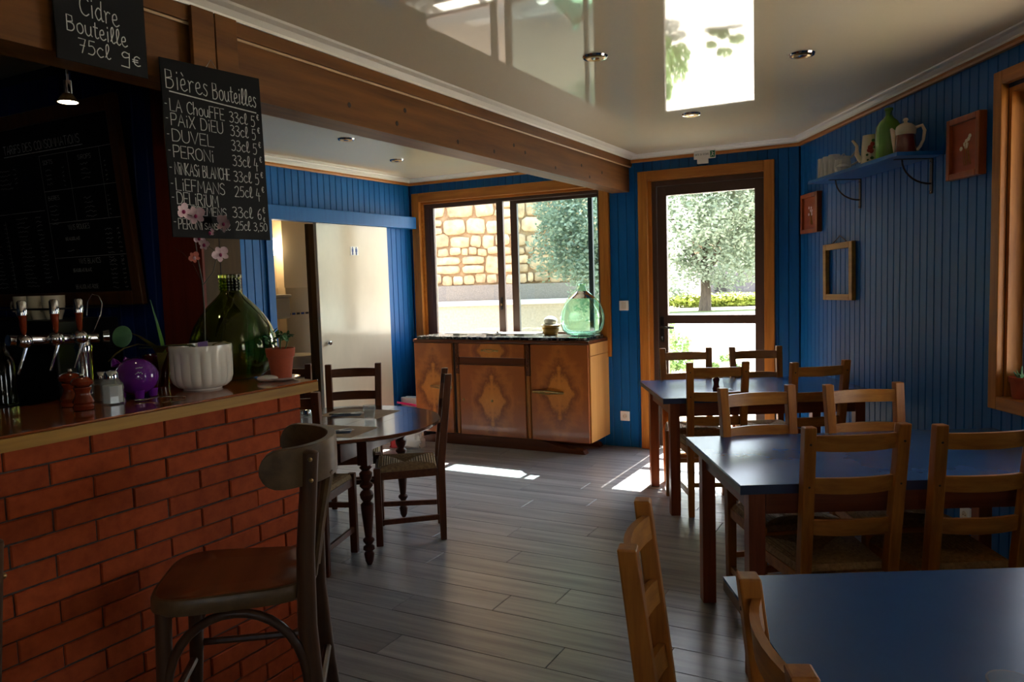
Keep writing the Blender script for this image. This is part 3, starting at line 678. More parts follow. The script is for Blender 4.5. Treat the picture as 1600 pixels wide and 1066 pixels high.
# ------------------------------------------------------------------ bar stools
def arc_pts(f, n=10): return [f(i / n) for i in range(n + 1)]
def make_stool(label, loc, rotz):
    t = thing('bar_stool', label, 'stool', loc, rotz, 'bistro bar stools')
    # seat: rounded trapezoid, front towards +y
    def outline(k, z):
        P = []
        for i in range(40):
            a = 2 * PI * i / 40; c, s_ = math.cos(a), math.sin(a)
            ex = .46; x = math.copysign(abs(c) ** ex, c); y = math.copysign(abs(s_) ** ex, s_)
            wd = .185 + .02 * y
            P.append((x * wd * k, y * .208 * k + .028, z))
        return P
    MB().loft([outline(.97, .672), outline(1, .68), outline(1, .705), outline(.98, .714), outline(.94, .716)]).build('seat_rim', M['stool_band'], t, smooth=True)
    MB().loft([outline(.94, .7165), outline(.92, .7195), outline(.5, .716), outline(.05, .715)]).build('seat', M['stool_seat'], t, smooth=True)
    for s in (-1, 1):
        MB().tube([(s * .16, .19, .68), (s * .165, .20, .4), (s * .19, .235, 0)], [.021, .02, .017], 12).build('leg', M['stool'], t, smooth=True)
        MB().tube([(s * .185, -.225, 0), (s * .165, -.185, .35), (s * .15, -.165, .6), (s * .152, -.17, .8), (s * .158, -.195, 1.07), (s * .158, -.196, 1.076)], [.018, .022, .026, .024, .022, .012], 12).build('back_leg', M['stool'], t, smooth=True)
        MB().tube([(s * .172, .014 + .178 * math.cos(PI * k / 18), .42 + .243 * math.sin(PI * k / 18) ** .8) for k in range(19)], .0125, 10).build('side_arch', M['stool'], t, smooth=True)
        MB().tube([(s * .175, .20, .44), (s * .172, -.185, .44)], .011, 8).build('footrest', M['stool'], t, smooth=True)
        MB().tube([(s * .045, -.175, .7), (s * .05, -.2, .85), (s * .075, -.23, 1.0)], [.012, .012, .014], 8).build('splat_rod', M['stool_band'], t, smooth=True)
        for zz in (1.0, 1.055):
            MB().sphere((s * .183, -.197, zz), .006, seg=8, rings=5).build('screw', M['brass'], t, smooth=True)
    MB().tube([(-.175, .203, .4), (.175, .203, .4)], .012, 8).build('footrest', M['stool'], t, smooth=True)
    MB().tube([(-.172, -.185, .4), (.172, -.185, .4)], .012, 8).build('footrest', M['stool'], t, smooth=True)
    MB().tube([(0, -.172, .7), (0, -.2, .85), (0, -.235, 1.0)], [.012, .01, .012], 8).build('splat_rod', M['stool_band'], t, smooth=True)
    rings = []
    for i in range(25):
        a = -math.cos(PI * i / 24); th = a * 1.62
        rx, ry = .195, .16
        x = rx * math.sin(th); y = -.13 - ry * math.cos(th) + .05
        nx, ny = math.sin(th), -math.cos(th)
        e = max(0, abs(a) - .78) / .22
        hz = .052 * math.sqrt(max(.02, 1 - e ** 2.4)); tk = .012
        zc = 1.035
        rings.append([(x - nx * tk, y - ny * tk, zc - hz), (x + nx * tk, y + ny * tk, zc - hz), (x + nx * tk * 1.1, y + ny * tk * 1.1, zc), (x + nx * tk, y + ny * tk, zc + hz), (x - nx * tk, y - ny * tk, zc + hz)])
    MB().loft(rings).build('backrest', M['stool_band'], t, smooth=True, bevel=.003)
    return t
st = make_stool('dark wooden bistro bar stool with a curved backrest, in front of the brick counter', (-.752, 2.11, 0), RAD(99))
dup(st, (-1.125, 1.17, 0), RAD(88), 'bar stool cut off by the left frame edge, only its upright showing', 'bistro bar stools')

# ------------------------------------------------------------------ stroke lettering (chalk lines on the boards)
GL = {
'A': (4, '0,0 2,6 4,0|1,2.2 3,2.2'), 'B': (3.6, '0,0 0,6 2.4,5.8 2.6,3.8 0,3.2|~0,3.2 2.6,3 3.2,1.4 2,.1 0,0'), 'C': (3.6, '~3.6,5 2.2,6 .5,5 0,3 .6,.8 2.2,0 3.6,.9'),
'D': (3.8, '0,0 0,6|~0,6 2.6,5.6 3.8,3 2.6,.4 0,0'), 'E': (3, '3,6 0,6 0,0 3,0|0,3 2.4,3'), 'F': (3, '3,6 0,6 0,0|0,3.1 2.4,3.1'), 'G': (3.8, '~3.6,5 2.2,6 .5,5 0,3 .6,.8 2.2,0 3.6,.9|3.6,.9 3.6,2.8 2.2,2.8'),
'H': (3.4, '0,0 0,6|3.4,0 3.4,6|0,3 3.4,3'), 'I': (1, '.5,0 .5,6'), 'i': (1, '.5,0 .5,4|.5,5.4 .5,5.8'), 'K': (3.4, '0,0 0,6|3.2,6 0,2.8 3.4,0'), 'L': (3, '0,6 0,0 3,0'), 'M': (4.4, '0,0 .4,6 2.2,2 4,6 4.4,0'),
'N': (3.6, '0,0 0,6 3.6,0 3.6,6'), 'O': (3.8, '~1.9,6 .3,5 0,3 .4,.9 1.9,0 3.4,.9 3.8,3 3.4,5 1.9,6'), 'P': (3.2, '0,0 0,6|~0,6 2.6,5.9 3.2,4.5 2.4,3 0,2.7'), 'R': (3.4, '0,0 0,6|~0,6 2.6,5.9 3.1,4.5 2.4,3.1 0,2.9|1.4,2.9 3.4,0'),
'S': (3.2, '~3.1,5.2 1.8,6 .4,5.2 .5,3.8 2.6,2.6 3,1 1.7,0 0,.7'), 'T': (3.6, '0,6 3.6,6|1.8,6 1.8,0'), 'U': (3.4, '~0,6 0,1.6 1,.1 2.4,.1 3.4,1.6 3.4,6'), 'V': (3.6, '0,6 1.8,0 3.6,6'), 'X': (3.4, '0,0 3.4,6|0,6 3.4,0'), 'J': (2.6, '~2.4,6 2.4,1 1.2,0 0,1'),
'a': (3, '~2.6,3.6 1.2,4 0,2 1,0 2.4,1|~2.6,4 2.4,1 3.4,.2'), 'c': (2.6, '~2.5,3.4 1.3,4 0,2 1.2,0 2.6,.6'), 'd': (3, '~2.4,3.4 1.2,4 0,2 1.1,0 2.4,1.2|~2.6,6.4 2.4,2 2.8,.2 3.4,.3'), 'e': (2.6, '~0,1.8 2,2.4 1.6,4 .3,3.2 .3,1 1.6,0 3,.8'),
'l': (1.8, '~0,.6 1.5,4.2 1.2,6.4 .4,5.2 .5,1 1.4,0 2.2,.7'), 'o': (3, '~1.6,4 .2,3 .3,.8 1.6,0 2.8,1.2 2.6,3.2 1.6,4'), 'u': (3, '~0,3.8 .2,1 1.4,0 2.6,1.4 2.7,3.9|~2.7,3.9 2.6,.8 3.2,.2'), 't': (2, '~.9,6 .8,1 1.6,0 2.4,.5|0,4.2 2,4.2'),
'r': (2.4, '~0,3.8 .5,3 .5,0|~.5,2.4 1.4,3.8 2.4,3.6'), 's': (2.2, '~2,3.6 .8,4 .4,3 1.8,1.4 1.2,0 0,.4'), 'h': (2.8, '0,6.4 0,0|~0,2.4 1.4,3.8 2.4,2.8 2.4,0'), 'è': (2.6, '~0,1.8 2,2.4 1.6,4 .3,3.2 .3,1 1.6,0 3,.8|.6,6 1.4,5'), 'é': (2.6, '~0,1.8 2,2.4 1.6,4 .3,3.2 .3,1 1.6,0 3,.8|1.6,6 .8,5'),
'0': (3, '~1.5,6 .2,4.6 .2,1.4 1.5,0 2.8,1.4 2.8,4.6 1.5,6'), '2': (3, '~.1,5 1.5,6 2.8,4.8 2,2.6 0,0|0,0 3,0'), '3': (2.8, '~.2,5.6 1.6,6 2.6,4.8 1.2,3.3|~1.2,3.3 2.8,2.6 2.5,.7 1.2,0 0,.5'), '4': (3, '1,6 0,2 3,2|2,3.6 2,-1'),
'5': (2.8, '2.8,6 .6,6 .4,3.6|~.4,3.6 2,3.8 2.8,2 1.8,.2 0,.3'), '6': (2.8, '~2.4,5.8 .8,4.4 .1,2 .9,.1 2.4,.4 2.6,2.2 1.2,3 .2,2'), '7': (2.8, '0,6 2.8,6 1.2,0|.5,3.2 2.4,3.2'), '9': (2.8, '~2.4,5.4 1,6 .1,4.6 .8,3.2 2.3,3.8|~2.5,5.8 2.4,2 2.3,-1.4|2.3,-1.4 -.3,-1.2'),
'€': (2.4, '~2.3,4.6 1.3,5.2 .4,4 .4,1.6 1.4,.5 2.4,1|-.2,3.3 1.6,3.3|-.2,2.3 1.6,2.3'), '-': (1.4, '0,2.6 1.4,2.6'), ',': (1, '.5,.4 .2,-.8'), '.': (.8, '.3,0 .3,.3'), ' ': (2, '')}
def crom(P, n=5):
    if len(P) < 3: return P
    Q = [P[0]] + P + [P[-1]]; out = []
    for i in range(1, len(Q) - 2):
        a, b, c, d = Q[i - 1], Q[i], Q[i + 1], Q[i + 2]
        for k in range(n):
            t = k / n
            out.append(tuple(.5 * (2 * b[j] + (c[j] - a[j]) * t + (2 * a[j] - 5 * b[j] + 4 * c[j] - d[j]) * t * t + (-a[j] + 3 * b[j] - 3 * c[j] + d[j]) * t ** 3) for j in (0, 1)))
    return out + [P[-1]]
def chalk_line(m, P, wd, y):
    P = [Vector((a, b, 0)) for a, b in P]
    L_, R_ = [], []
    for i, p in enumerate(P):
        d = P[min(i + 1, len(P) - 1)] - P[max(i - 1, 0)]
        if d.length < 1e-9: d = Vector((1, 0, 0))
        d.normalize(); n_ = Vector((-d.y, d.x, 0)) * wd / 2; e = d * (wd * .3) * (-1 if i == 0 else 1 if i == len(P) - 1 else 0)
        L_.append(p + n_ + e); R_.append(p - n_ + e)
    b = len(m.v)
    for l, r in zip(L_, R_): m.v += [(l.x, y, l.y), (r.x, y, r.y)]
    for i in range(len(P) - 1): m.f.append((b + 2 * i, b + 2 * i + 1, b + 2 * i + 3, b + 2 * i + 2))
def write(parent, text, x, z, h, wd=.0022, y=-.0008, sx=.8, gap=.9, slope=0.0, nm='chalk_text', mat='chalk', small_caps=False, fit=None, under=False):
    """h is the cap height; x, z the start of the base line; slope raises the base line; fit sets the overall width"""
    total = sum(GL[c][0] + gap for c in text) - gap
    u = h / 6; ux = u * sx
    if fit: ux = fit / total
    m = MB(); cx = 0
    for c in text:
        gw, st = GL[c]
        for sgm in filter(None, st.split('|')):
            sm = sgm[0] == '~'; P = [tuple(map(float, q.split(','))) for q in sgm.lstrip('~').split()]
            if sm: P = crom(P)
            chalk_line(m, [(x + (cx + a) * ux, z + b * u + slope * (cx + a) * ux) for a, b in P], wd, y)
        cx += gw + gap
    if under: chalk_line(m, [(x - .004, z - h * .3), (x + total * ux * 1.03, z - h * .3 + slope * total * ux)], wd * 1.2, y)
    return m.build(nm, M[mat], parent)
# chalkboard of bottled beers, hanging from the beam at the post
cb = thing('chalkboard', 'black chalkboard headed Bières Bouteilles with eight beers, hung below the beam', 'chalkboard', (-1.018, 2.776, 1.976), 0, rot=(RAD(-2.1), RAD(.3), RAD(52.2)))
cb.scale = (.979, .979, .979)
MB().box(-.195, .195, 0, .006, -.305, .305).build('slate', M['slate'], cb, bevel=.001)
write(cb, 'Bières', -.178, .205, .062, fit=.155, wd=.003, slope=-.03); write(cb, 'Bouteilles', -.004, .196, .056, fit=.178, wd=.003, slope=-.02)
m = MB(); chalk_line(m, [(-.168, .194), (.17, .172)], .0042, -.0008); m.build('chalk_rule', M['chalk'], cb)
rows = [('LA ChouFFE', '33cl', '5', .128, .205), ('PAiX DiEU', '33cl', '5', .079, .195), ('DUVEL', '33cl', '5', .025, .155), ('PERONi', '33cl', '4', -.03, .15),
        ('NiNKASi BLANCHE', '33cl', '5', -.088, .21), ('LiEFMANS', '25cl', '4', -.143, .185), ('DELiRiUM', '', '', -.19, .155)]
for a, b, c, z, wd_ in rows:
    write(cb, '-', -.188, z + .006, .036); write(cb, a, -.170, z, .041, fit=wd_, wd=.0027, slope=-.02)
    if b: write(cb, b, .056, z - .006, .038, fit=.072, wd=.0027)
    if c: write(cb, c, .146, z - .010, .04, wd=.0027); write(cb, '€', .172, z + .016, .026, wd=.0024)
write(cb, 'TREMENS', -.12, -.226, .03, fit=.135, wd=.0024); write(cb, '33cl', .04, -.226, .038, fit=.082, wd=.0027); write(cb, '6', .146, -.228, .04, wd=.0027); write(cb, '€', .17, -.205, .026, wd=.0024)
write(cb, '-', -.188, -.268, .036); write(cb, 'PERONi', -.172, -.276, .036, fit=.088, wd=.0026); write(cb, 'SANS ALC', -.074, -.274, .022, fit=.10, wd=.0018); write(cb, '25cl', .05, -.272, .032, fit=.058, wd=.0025); write(cb, '3,50', .125, -.272, .03, fit=.058, wd=.0024); write(cb, '€', .17, -.238, .02, wd=.002)
MB().tube([(-.02, .003, .305), (0, .004, .335), (.02, .003, .305)], .0012, 5).build('hanging_wire', M['steel'], cb)
# chalkboard of cider, hanging on the beam
X_, Y_, _ = wp(FC, -.598, .262)
cc = thing('chalkboard', 'small chalkboard advertising cider, hung on the beam at the top left', 'chalkboard', (X_, Y_, 2.318), RAD(61.1))
MB().box(-.152, .152, 0, .005, -.118, .155).build('slate', M['slate'], cc, bevel=.001)
write(cc, 'Cidre', -.07, .03, .056, fit=.125, wd=.0032, slope=-.06); write(cc, 'Bouteille', -.115, -.028, .046, fit=.195, wd=.0032, slope=-.03)
write(cc, '75cl', -.082, -.086, .042, fit=.1, wd=.003); write(cc, '9€', .06, -.088, .038, fit=.065, wd=.0032)
# framed price board on the bar wall
X_, Y_, _ = wp(FW, -.905, -.03)
pb = thing('price_board', 'large framed chalkboard of drink prices on the dark bar wall', 'chalkboard', (X_, Y_, 1.445), 0, rot=(RAD(5), 0, RAD(-28.4)))
MB().box(-.52, .52, 0, .006, .05, .80).build('slate', M['slate'], pb)
for b in ((-.575, -.515, -.016, .012, 0, .86), (.515, .575, -.016, .012, 0, .86)): MB().box(*b).build('frame_rail', M['frame_dk'], pb, bevel=.006)
for b in ((-.515, .515, -.016, .012, 0, .06), (-.515, .515, -.016, .012, .80, .86)): MB().box(*b).build('frame_rail', M['frame_dk'], pb, bevel=.006)
write(pb, 'TARiFS DES CONSOMMATiONS', -.26, .695, .036, fit=.56, wd=.0026, under=True)
for t_, x, z, h_, ft_ in (('SOFTS', .02, .625, .018, .07), ('SiROPS', .27, .625, .018, .09), ('BiERES', .02, .47, .018, .08), ('ViNS ROUGES', .13, .335, .022, .15), ('BEAUJOLAiS', .1, .29, .014, .1), ('ViNS BLANCS', .17, .185, .022, .15), ('BEAUJOLAiS BLANC', .12, .15, .015, .13), ('BEAUJOLAiS ROSE', .12, .075, .018, .16)):
    write(pb, t_, x, z, h_, fit=ft_, wd=.0016)
random.seed(3); m = MB()
def squig(x, z, ln, h_=.008):
    n = max(4, int(ln / .006)); chalk_line(m, crom([(x + ln * i / n, z + random.uniform(0, h_)) for i in range(n + 1)], 2), .0013, -.0008)
for cx0, z0, nr, ln in ((-.48, .62, 9, .08), (-.33, .62, 5, .09), (-.21, .62, 4, .02), (-.48, .38, 16, .075), (-.36, .38, 16, .03), (-.25, .40, 17, .09), (-.1, .40, 16, .05), (.03, .595, 4, .05), (.15, .6, 5, .015), (.28, .60, 4, .06), (.44, .6, 5, .012), (.02, .44, 5, .06), (.27, .46, 5, .07), (.43, .46, 5, .014), (.38, .32, 8, .045), (.46, .32, 8, .02), (.38, .19, 9, .045), (.46, .19, 9, .02), (.1, .24, 1, .06)):
    for k in range(nr): squig(cx0, z0 - k * .0195, ln * random.uniform(.7, 1.1))
for a in (((0, .665), (.5, .665)), ((0, .51), (.5, .51)), ((0, .37), (.5, .37)), ((0, .215), (.5, .215)), ((-.5, .43), (-.02, .43)), ((0, .12), (0, .665)), ((.42, .37), (.42, .665)), ((-.34, .08), (-.34, .40)), ((.2, .37), (.2, .665))):
    chalk_line(m, a, .0015, -.0008)
o = m.build('chalk_scribble', M['chalk'], pb)

# ------------------------------------------------------------------ things on the bar counter
Z0 = 1.1502
# green demijohn
dj = thing('demijohn', 'large olive-green glass demijohn on the brick counter', 'demijohn', (-1.085, 3.005, Z0))
P = [(.02, .004), (.06, .001), (.10, .008), (.135, .032), (.157, .07), (.165, .115), (.16, .16), (.144, .205), (.118, .248), (.088, .284), (.06, .312), (.043, .330), (.038, .345), (.037, .39)]
I = [(r - .003, z + .002) for r, z in P[1:]]
MB().lathe(P + [(.034, .39)] + I[::-1] + [(.02, .008)], 44).build('bottle', M['glass_olive'], dj, smooth=True)
m = MB()
for k in range(4): m.lathe([(.0375, .342 + k * .011), (.042, .345 + k * .011), (.042, .350 + k * .011), (.0375, .3525 + k * .011)], 28)
m.lathe([(.037, .388), (.044, .390), (.044, .402), (.037, .405)], 28); m.build('ribbed_neck', M['glass_olive'], dj, smooth=True)
# white planter with orchid
pl = thing('planter', 'white ribbed ceramic planter standing on the counter in front of the demijohn', 'planter', (-1.10, 2.72, Z0))
rib = lambda a, z: 1 + (.025 * abs(math.cos(a * 9)) if z < .125 else .01)
MB().lathe([(.05, 0), (.064, .0), (.066, .006), (.082, .010), (.095, .024), (.101, .045), (.102, .08), (.102, .125), (.104, .134), (.105, .15), (.104, .156), (.098, .156), (.096, .13), (.03, .128)], 144, fl=lambda a, z: 1 + (.045 * abs(math.cos(a * 9)) - .02 if .012 < z < .128 else .0)).build('pot', M['ceramic'], pl, smooth=True)
MB().lathe([(.094, .128), (.05, .133), (.005, .135)], 24).build('soil', M['soil'], pl)
def leaf_strip(pts, w_, th=.0015, sag=.15):
    """a long leaf: centre line pts, half width list"""
    pts = [Vector(p) for p in pts]; m = MB(); rings = []
    for i, p in enumerate(pts):
        d = (pts[min(i + 1, len(pts) - 1)] - pts[max(i - 1, 0)]).normalized(); s_ = d.cross(Vector((0, 0, 1)))
        s_ = s_.normalized() if s_.length > .1 else Vector((1, 0, 0)); n_ = s_.cross(d)
        h_ = w_[i]; rings.append([p - s_ * h_ + n_ * h_ * sag, p - n_ * th, p + s_ * h_ + n_ * h_ * sag, p + n_ * th])
    return m.loft(rings)
oc = thing('orchid', 'pink and white orchid growing from the white planter', 'orchid', (-1.10, 2.72, Z0 + .133))
def rel(o, pts):
    b = o.location; return [(p[0] - b[0], p[1] - b[1], p[2] - b[2]) for p in pts]
MB().tube(rel(oc, [(-1.10, 2.757, 1.27), (-1.099, 2.76, 1.31), (-1.094, 2.76, 1.437), (-1.096, 2.76, 1.528), (-1.106, 2.755, 1.619), (-1.10, 2.73, 1.676), (-1.07, 2.66, 1.72), (-1.045, 2.605, 1.742), (-1.066, 2.565, 1.752)]), [.004, .0035, .003, .003, .0025, .002, .0018, .0015, .001], 6).build('stem', M['stem'], oc, smooth=True)
MB().tube(rel(oc, [(-1.092, 2.76, 1.517), (-1.055, 2.76, 1.561), (-1.041, 2.76, 1.606), (-1.048, 2.76, 1.64), (-1.074, 2.76, 1.659), (-1.09, 2.75, 1.672)]), .0016, 6).build('stem', M['stem'], oc, smooth=True)
MB().tube(rel(oc, [(-1.092, 2.76, 1.517), (-1.128, 2.76, 1.597), (-1.16, 2.76, 1.632), (-1.192, 2.76, 1.653)]), .001, 5).build('stem', M['stem'], oc, smooth=True)
MB().tube(rel(oc, [(-1.088, 2.745, 1.70), (-1.05, 2.74, 1.69), (-1.0, 2.735, 1.715)]), .0012, 5).build('stem', M['stem'], oc, smooth=True)
def flower(c, s_, mats=('petal', 'petal_core'), turn=0.0):
    m = MB()
    for k in range(5):
        a = 2 * PI * k / 5 + turn + PI / 2; L_ = s_ * (1 if k in (0, 2, 3) else 1.1); hw = s_ * (.34 if k in (0, 2, 3) else .52)
        ring = []; up = Vector((math.cos(a), 0, math.sin(a))); sd_ = Vector((-math.sin(a), 0, math.cos(a)))
        b = len(m.v); ctr = Vector((0, 0, 0))
        prof = [(0, .1), (.35, .8), (.65, 1), (.9, .6), (1, .08)]
        for t, q in prof:
            p = up * L_ * t + Vector((0, -.004 - .16 * L_ * t * t, 0)); m.v += [tuple(p - sd_ * hw * q), tuple(p + Vector((0, .002, 0))), tuple(p + sd_ * hw * q)]
        for i in range(4):
            for j in (0, 1): m.f.append((b + 3 * i + j, b + 3 * i + j + 1, b + 3 * i + j + 4, b + 3 * i + j + 3))
    o = m.build('blossom', M[mats[0]], oc, rel(oc, [c])[0], rotz=turn, smooth='all')
    MB().sphere((0, -.006, -.003), .0055, .006, .007, 8, 6).build('lip', M[mats[1]], o, smooth=True)
for c, s_, tn in (((-1.066, 2.56, 1.758), .025, 1.0), ((-1.040, 2.60, 1.746), .03, .3), ((-.992, 2.73, 1.728), .032, -.5), ((-1.047, 2.73, 1.698), .015, .4), ((-1.088, 2.73, 1.68), .02, .8), ((-1.066, 2.73, 1.657), .02, -.2), ((-1.018, 2.74, 1.622), .028, .5)):
    flower(c, s_, turn=tn)
flower((-1.112, 2.74, 1.614), .02, ('petal_old', 'petal'), .7)
leaf_strip(rel(oc, [(-1.10, 2.75, 1.28), (-1.14, 2.735, 1.302), (-1.20, 2.72, 1.305), (-1.27, 2.71, 1.30), (-1.31, 2.705, 1.302)]), [.01, .024, .026, .018, .004]).build('leaf', M['leaf'], oc, smooth=True)
leaf_strip(rel(oc, [(-1.09, 2.75, 1.28), (-1.06, 2.75, 1.305), (-1.03, 2.75, 1.312), (-1.0, 2.74, 1.302)]), [.006, .014, .012, .003]).build('leaf', M['leaf_yellow'], oc, smooth=True)
leaf_strip(rel(oc, [(-1.11, 2.72, 1.28), (-1.14, 2.70, 1.31), (-1.20, 2.68, 1.31)]), [.006, .012, .003]).build('leaf', M['leaf_yellow'], oc, smooth=True)
tg = MB().obox((-1.083, 2.70, 1.305), .034, .002, .026, rx=RAD(-15), ry=RAD(-8)); tg.build('plant_tag', M['lilac'], oc, loc=(1.10, -2.72, -(Z0 + .133)))
# succulent in a dark pot behind the piggy bank
sp_ = thing('potted_succulent', 'trailing succulent with a round leaf in a brown pot, behind the purple piggy bank', 'plant', (-1.30, 2.82, Z0))
MB().lathe([(.03, 0), (.036, 0), (.046, .095), (.051, .096), (.052, .118), (.046, .118), (.044, .104), (.006, .1)], 28).build('pot', M['brown_glaze'], sp_, smooth=True)
def relz(o, pts): b = o.location; return [(p[0] - b[0], p[1] - b[1], p[2] - b[2]) for p in pts]
leaf_strip(relz(sp_, [(-1.276, 2.82, 1.26), (-1.283, 2.82, 1.32), (-1.296, 2.82, 1.39), (-1.313, 2.82, 1.468)]), [.017, .015, .009, .001]).build('leaf', M['leaf'], sp_, smooth=True)
leaf_strip(relz(sp_, [(-1.29, 2.80, 1.265), (-1.235, 2.73, 1.30), (-1.289, 2.66, 1.318), (-1.335, 2.655, 1.306), (-1.365, 2.65, 1.285), (-1.392, 2.65, 1.262)]), [.013, .014, .014, .013, .01, .003]).build('leaf', M['leaf_yellow'], sp_, smooth=True)
leaf_strip(relz(sp_, [(-1.28, 2.80, 1.27), (-1.262, 2.72, 1.303), (-1.292, 2.67, 1.345), (-1.318, 2.616, 1.372)]), [.013, .013, .009, .001]).build('leaf', M['leaf_yellow'], sp_, smooth=True)
leaf_strip(relz(sp_, [(-1.27, 2.77, 1.272), (-1.243, 2.735, 1.28), (-1.248, 2.725, 1.22), (-1.262, 2.72, 1.156)]), [.012, .018, .016, .010]).build('leaf', M['leaf_yellow'], sp_, smooth=True)
m = MB().lathe([(.002, -.002), (.03, -.0025), (.034, 0), (.03, .0025), (.002, .002)], 24); m.xform(Matrix.Rotation(RAD(78), 4, 'X') @ Matrix.Scale(1.1, 4, (0, 1, 0)))
m.build('round_leaf', M['leaf_pale'], sp_, relz(sp_, [(-1.318, 2.61, 1.349)])[0], smooth=True)
# piggy bank
pg = thing('piggy_bank', 'glossy purple ceramic piggy bank on the counter', 'piggy bank', (-1.25, 2.55, Z0), RAD(-20))
MB().sphere((0, 0, .069), .076, .06, .062, 32, 20).build('body', M['purple'], pg, smooth=True)
for x, y in ((-.04, -.028), (-.04, .028), (.038, -.028), (.038, .028)): MB().lathe([(.011, 0), (.014, .002), (.018, .028)], 14, (x, y, 0)).build('foot', M['purple'], pg, smooth=True)
for s_ in (-1, 1): MB().lathe([(.016, 0), (.012, .014), (.002, .026)], 10).xform(Matrix.Rotation(RAD(-25), 4, 'Y')).build('ear', M['purple'], pg, (-.058, s_ * .024, .108), smooth=True)
MB().lathe([(.018, 0), (.02, .004), (.018, .016), (.004, .017)], 14).xform(Matrix.Rotation(RAD(-90), 4, 'Y')).build('snout', M['purple'], pg, (-.066, 0, .075), smooth=True)
MB().box(-.018, .018, -.002, .002, .1325, .1338).build('coin_slot', M['black'], pg)
m = MB(); random.seed(5)
for k, (a, z) in enumerate(((.7, .1), (.66, .085), (.68, .07))):
    for j in range(6):
        an = -PI / 2 + a + j * .06; rr = math.sqrt(max(0, 1 - ((z - .073) / .06) ** 2))
        m.sphere((.0745 * rr * math.cos(an), .0585 * rr * math.sin(an), z + random.uniform(-.003, .003)), .0016, seg=5, rings=3)
m.build('painted_marks', M['sign_white'], pg)
# pepper mills, shakers, spoon, stone
def mill(label, loc, s_=1.0):
    t = thing('pepper_mill', label, 'pepper mill', loc, group='wooden pepper mills on the counter')
    q = [(.026, 0), (.029, .002), (.03, .012), (.026, .018), (.03, .024), (.028, .03), (.021, .045), (.02, .052), (.026, .066), (.024, .070)]
    MB().lathe([(r * s_, z * s_) for r, z in q], 24).build('body', M['mill'], t, smooth=True)
    MB().lathe([(r * s_, z * s_) for r, z in ((.022, .071), (.031, .078), (.032, .086), (.024, .096), (.008, .1), (.002, .1))], 24).build('turning_head', M['mill'], t, smooth=True)
    MB().lathe([(r * s_, z * s_) for r, z in ((.005, .1), (.008, .104), (.006, .11), (.001, .112))], 12).build('knob', M['chrome'], t, smooth=True)
mill('wooden pepper mill in front, beside the glass salt shaker on the counter', (-1.292, 2.302, Z0))
mill('wooden pepper mill behind the other, on the bar side of the counter', (-1.375, 2.385, Z0), 1.05)
def shaker(label, loc, fill='salt', s_=1.0):
    t = thing('salt_shaker', label, 'shaker', loc, RAD(15), group='glass shakers with metal caps')
    MB().lathe([(r * s_, z * s_) for r, z in ((.028, 0), (.031, .003), (.031, .058), (.02, .072), (.019, .074), (.017, .072), (.028, .056), (.028, .004))], 8).build('jar', M['glass_clear'], t)
    MB().lathe([(r * s_, z * s_) for r, z in ((.0272, .0045), (.0272, .054), (.005, .055))], 8).build('filling', M[fill], t)
    MB().lathe([(r * s_, z * s_) for r, z in ((.0195, .074), (.02, .088), (.015, .096), (.004, .098))], 20).build('cap', M['chrome'], t, smooth=True)
shaker('glass salt shaker full of white salt, on the counter beside the mills', (-1.26, 2.41, Z0), s_=1.08)
shaker('glass shaker of spice just behind the salt shaker on the counter', (-1.325, 2.475, Z0), 'pepper')
spn = thing('spoon', 'steel spoon lying on the counter in front of the white planter', 'spoon', (-1.208, 2.44, Z0 + .001), math.atan2(.052, .142))
m = MB().sphere((.02, 0, .004), .022, .014, .004, 14, 8); m.tube([(.04, 0, .004), (.07, 0, .009), (.11, 0, .006), (.152, 0, .003)], [.0025, .002, .003, .004], 6); m.build('spoon_body', M['steel'], spn, smooth=True)
tag(MB().sphere((0, 0, .0125), .04, .026, .0125, 20, 12).build('pebble', M['ceramic'], None, (-.915, 2.862, Z0), smooth=True), 'smooth white oval stone at the foot of the demijohn', 'stone')
# terracotta pot on a saucer
tag(MB().lathe([(.02, 0), (.04, .0), (.066, .009), (.07, .013), (.066, .0135), (.04, .006), (.004, .005)], 32).build('saucer', M['ceramic'], None, (-.875, 2.905, Z0), smooth=True), 'white saucer under the terracotta pot at the counter end', 'saucer')
tp = thing('potted_plant', 'small leafy plant in a terracotta pot on the white saucer', 'plant', (-.875, 2.905, Z0 + .0055))
MB().lathe([(.028, 0), (.036, .0), (.047, .082), (.051, .083), (.055, .115), (.05, .115), (.048, .1), (.004, .1)], 28).build('pot', M['terra'], tp, smooth=True)
MB().lathe([(.048, .1), (.003, .106)], 16).build('soil', M['soil'], tp)
random.seed(12)
for dx, dy, hh in ((-.03, .0, .045), (.0, .0, .06), (.02, .01, .05), (.005, -.015, .055)):
    top = (dx * 1.3 + .003, dy, .105 + hh)
    MB().tube([(dx * .6, dy * .5, .1), (dx, dy, .12), top], .0022, 5).build('stem', M['leaf'], tp)
    for k in range(11):
        a = random.uniform(0, 2 * PI); r = random.uniform(.008, .022); c = Vector(top) + Vector((r * math.cos(a), r * math.sin(a), random.uniform(-.015, .02)))
        m = MB().sphere((0, 0, 0), random.uniform(.009, .014), random.uniform(.006, .009), .002, 8, 4)
        m.build('leaf', M['leaf_pale' if k % 3 == 0 else 'leaf'], tp, tuple(c), rot=(random.uniform(-.9, .9), random.uniform(-.9, .9), a))
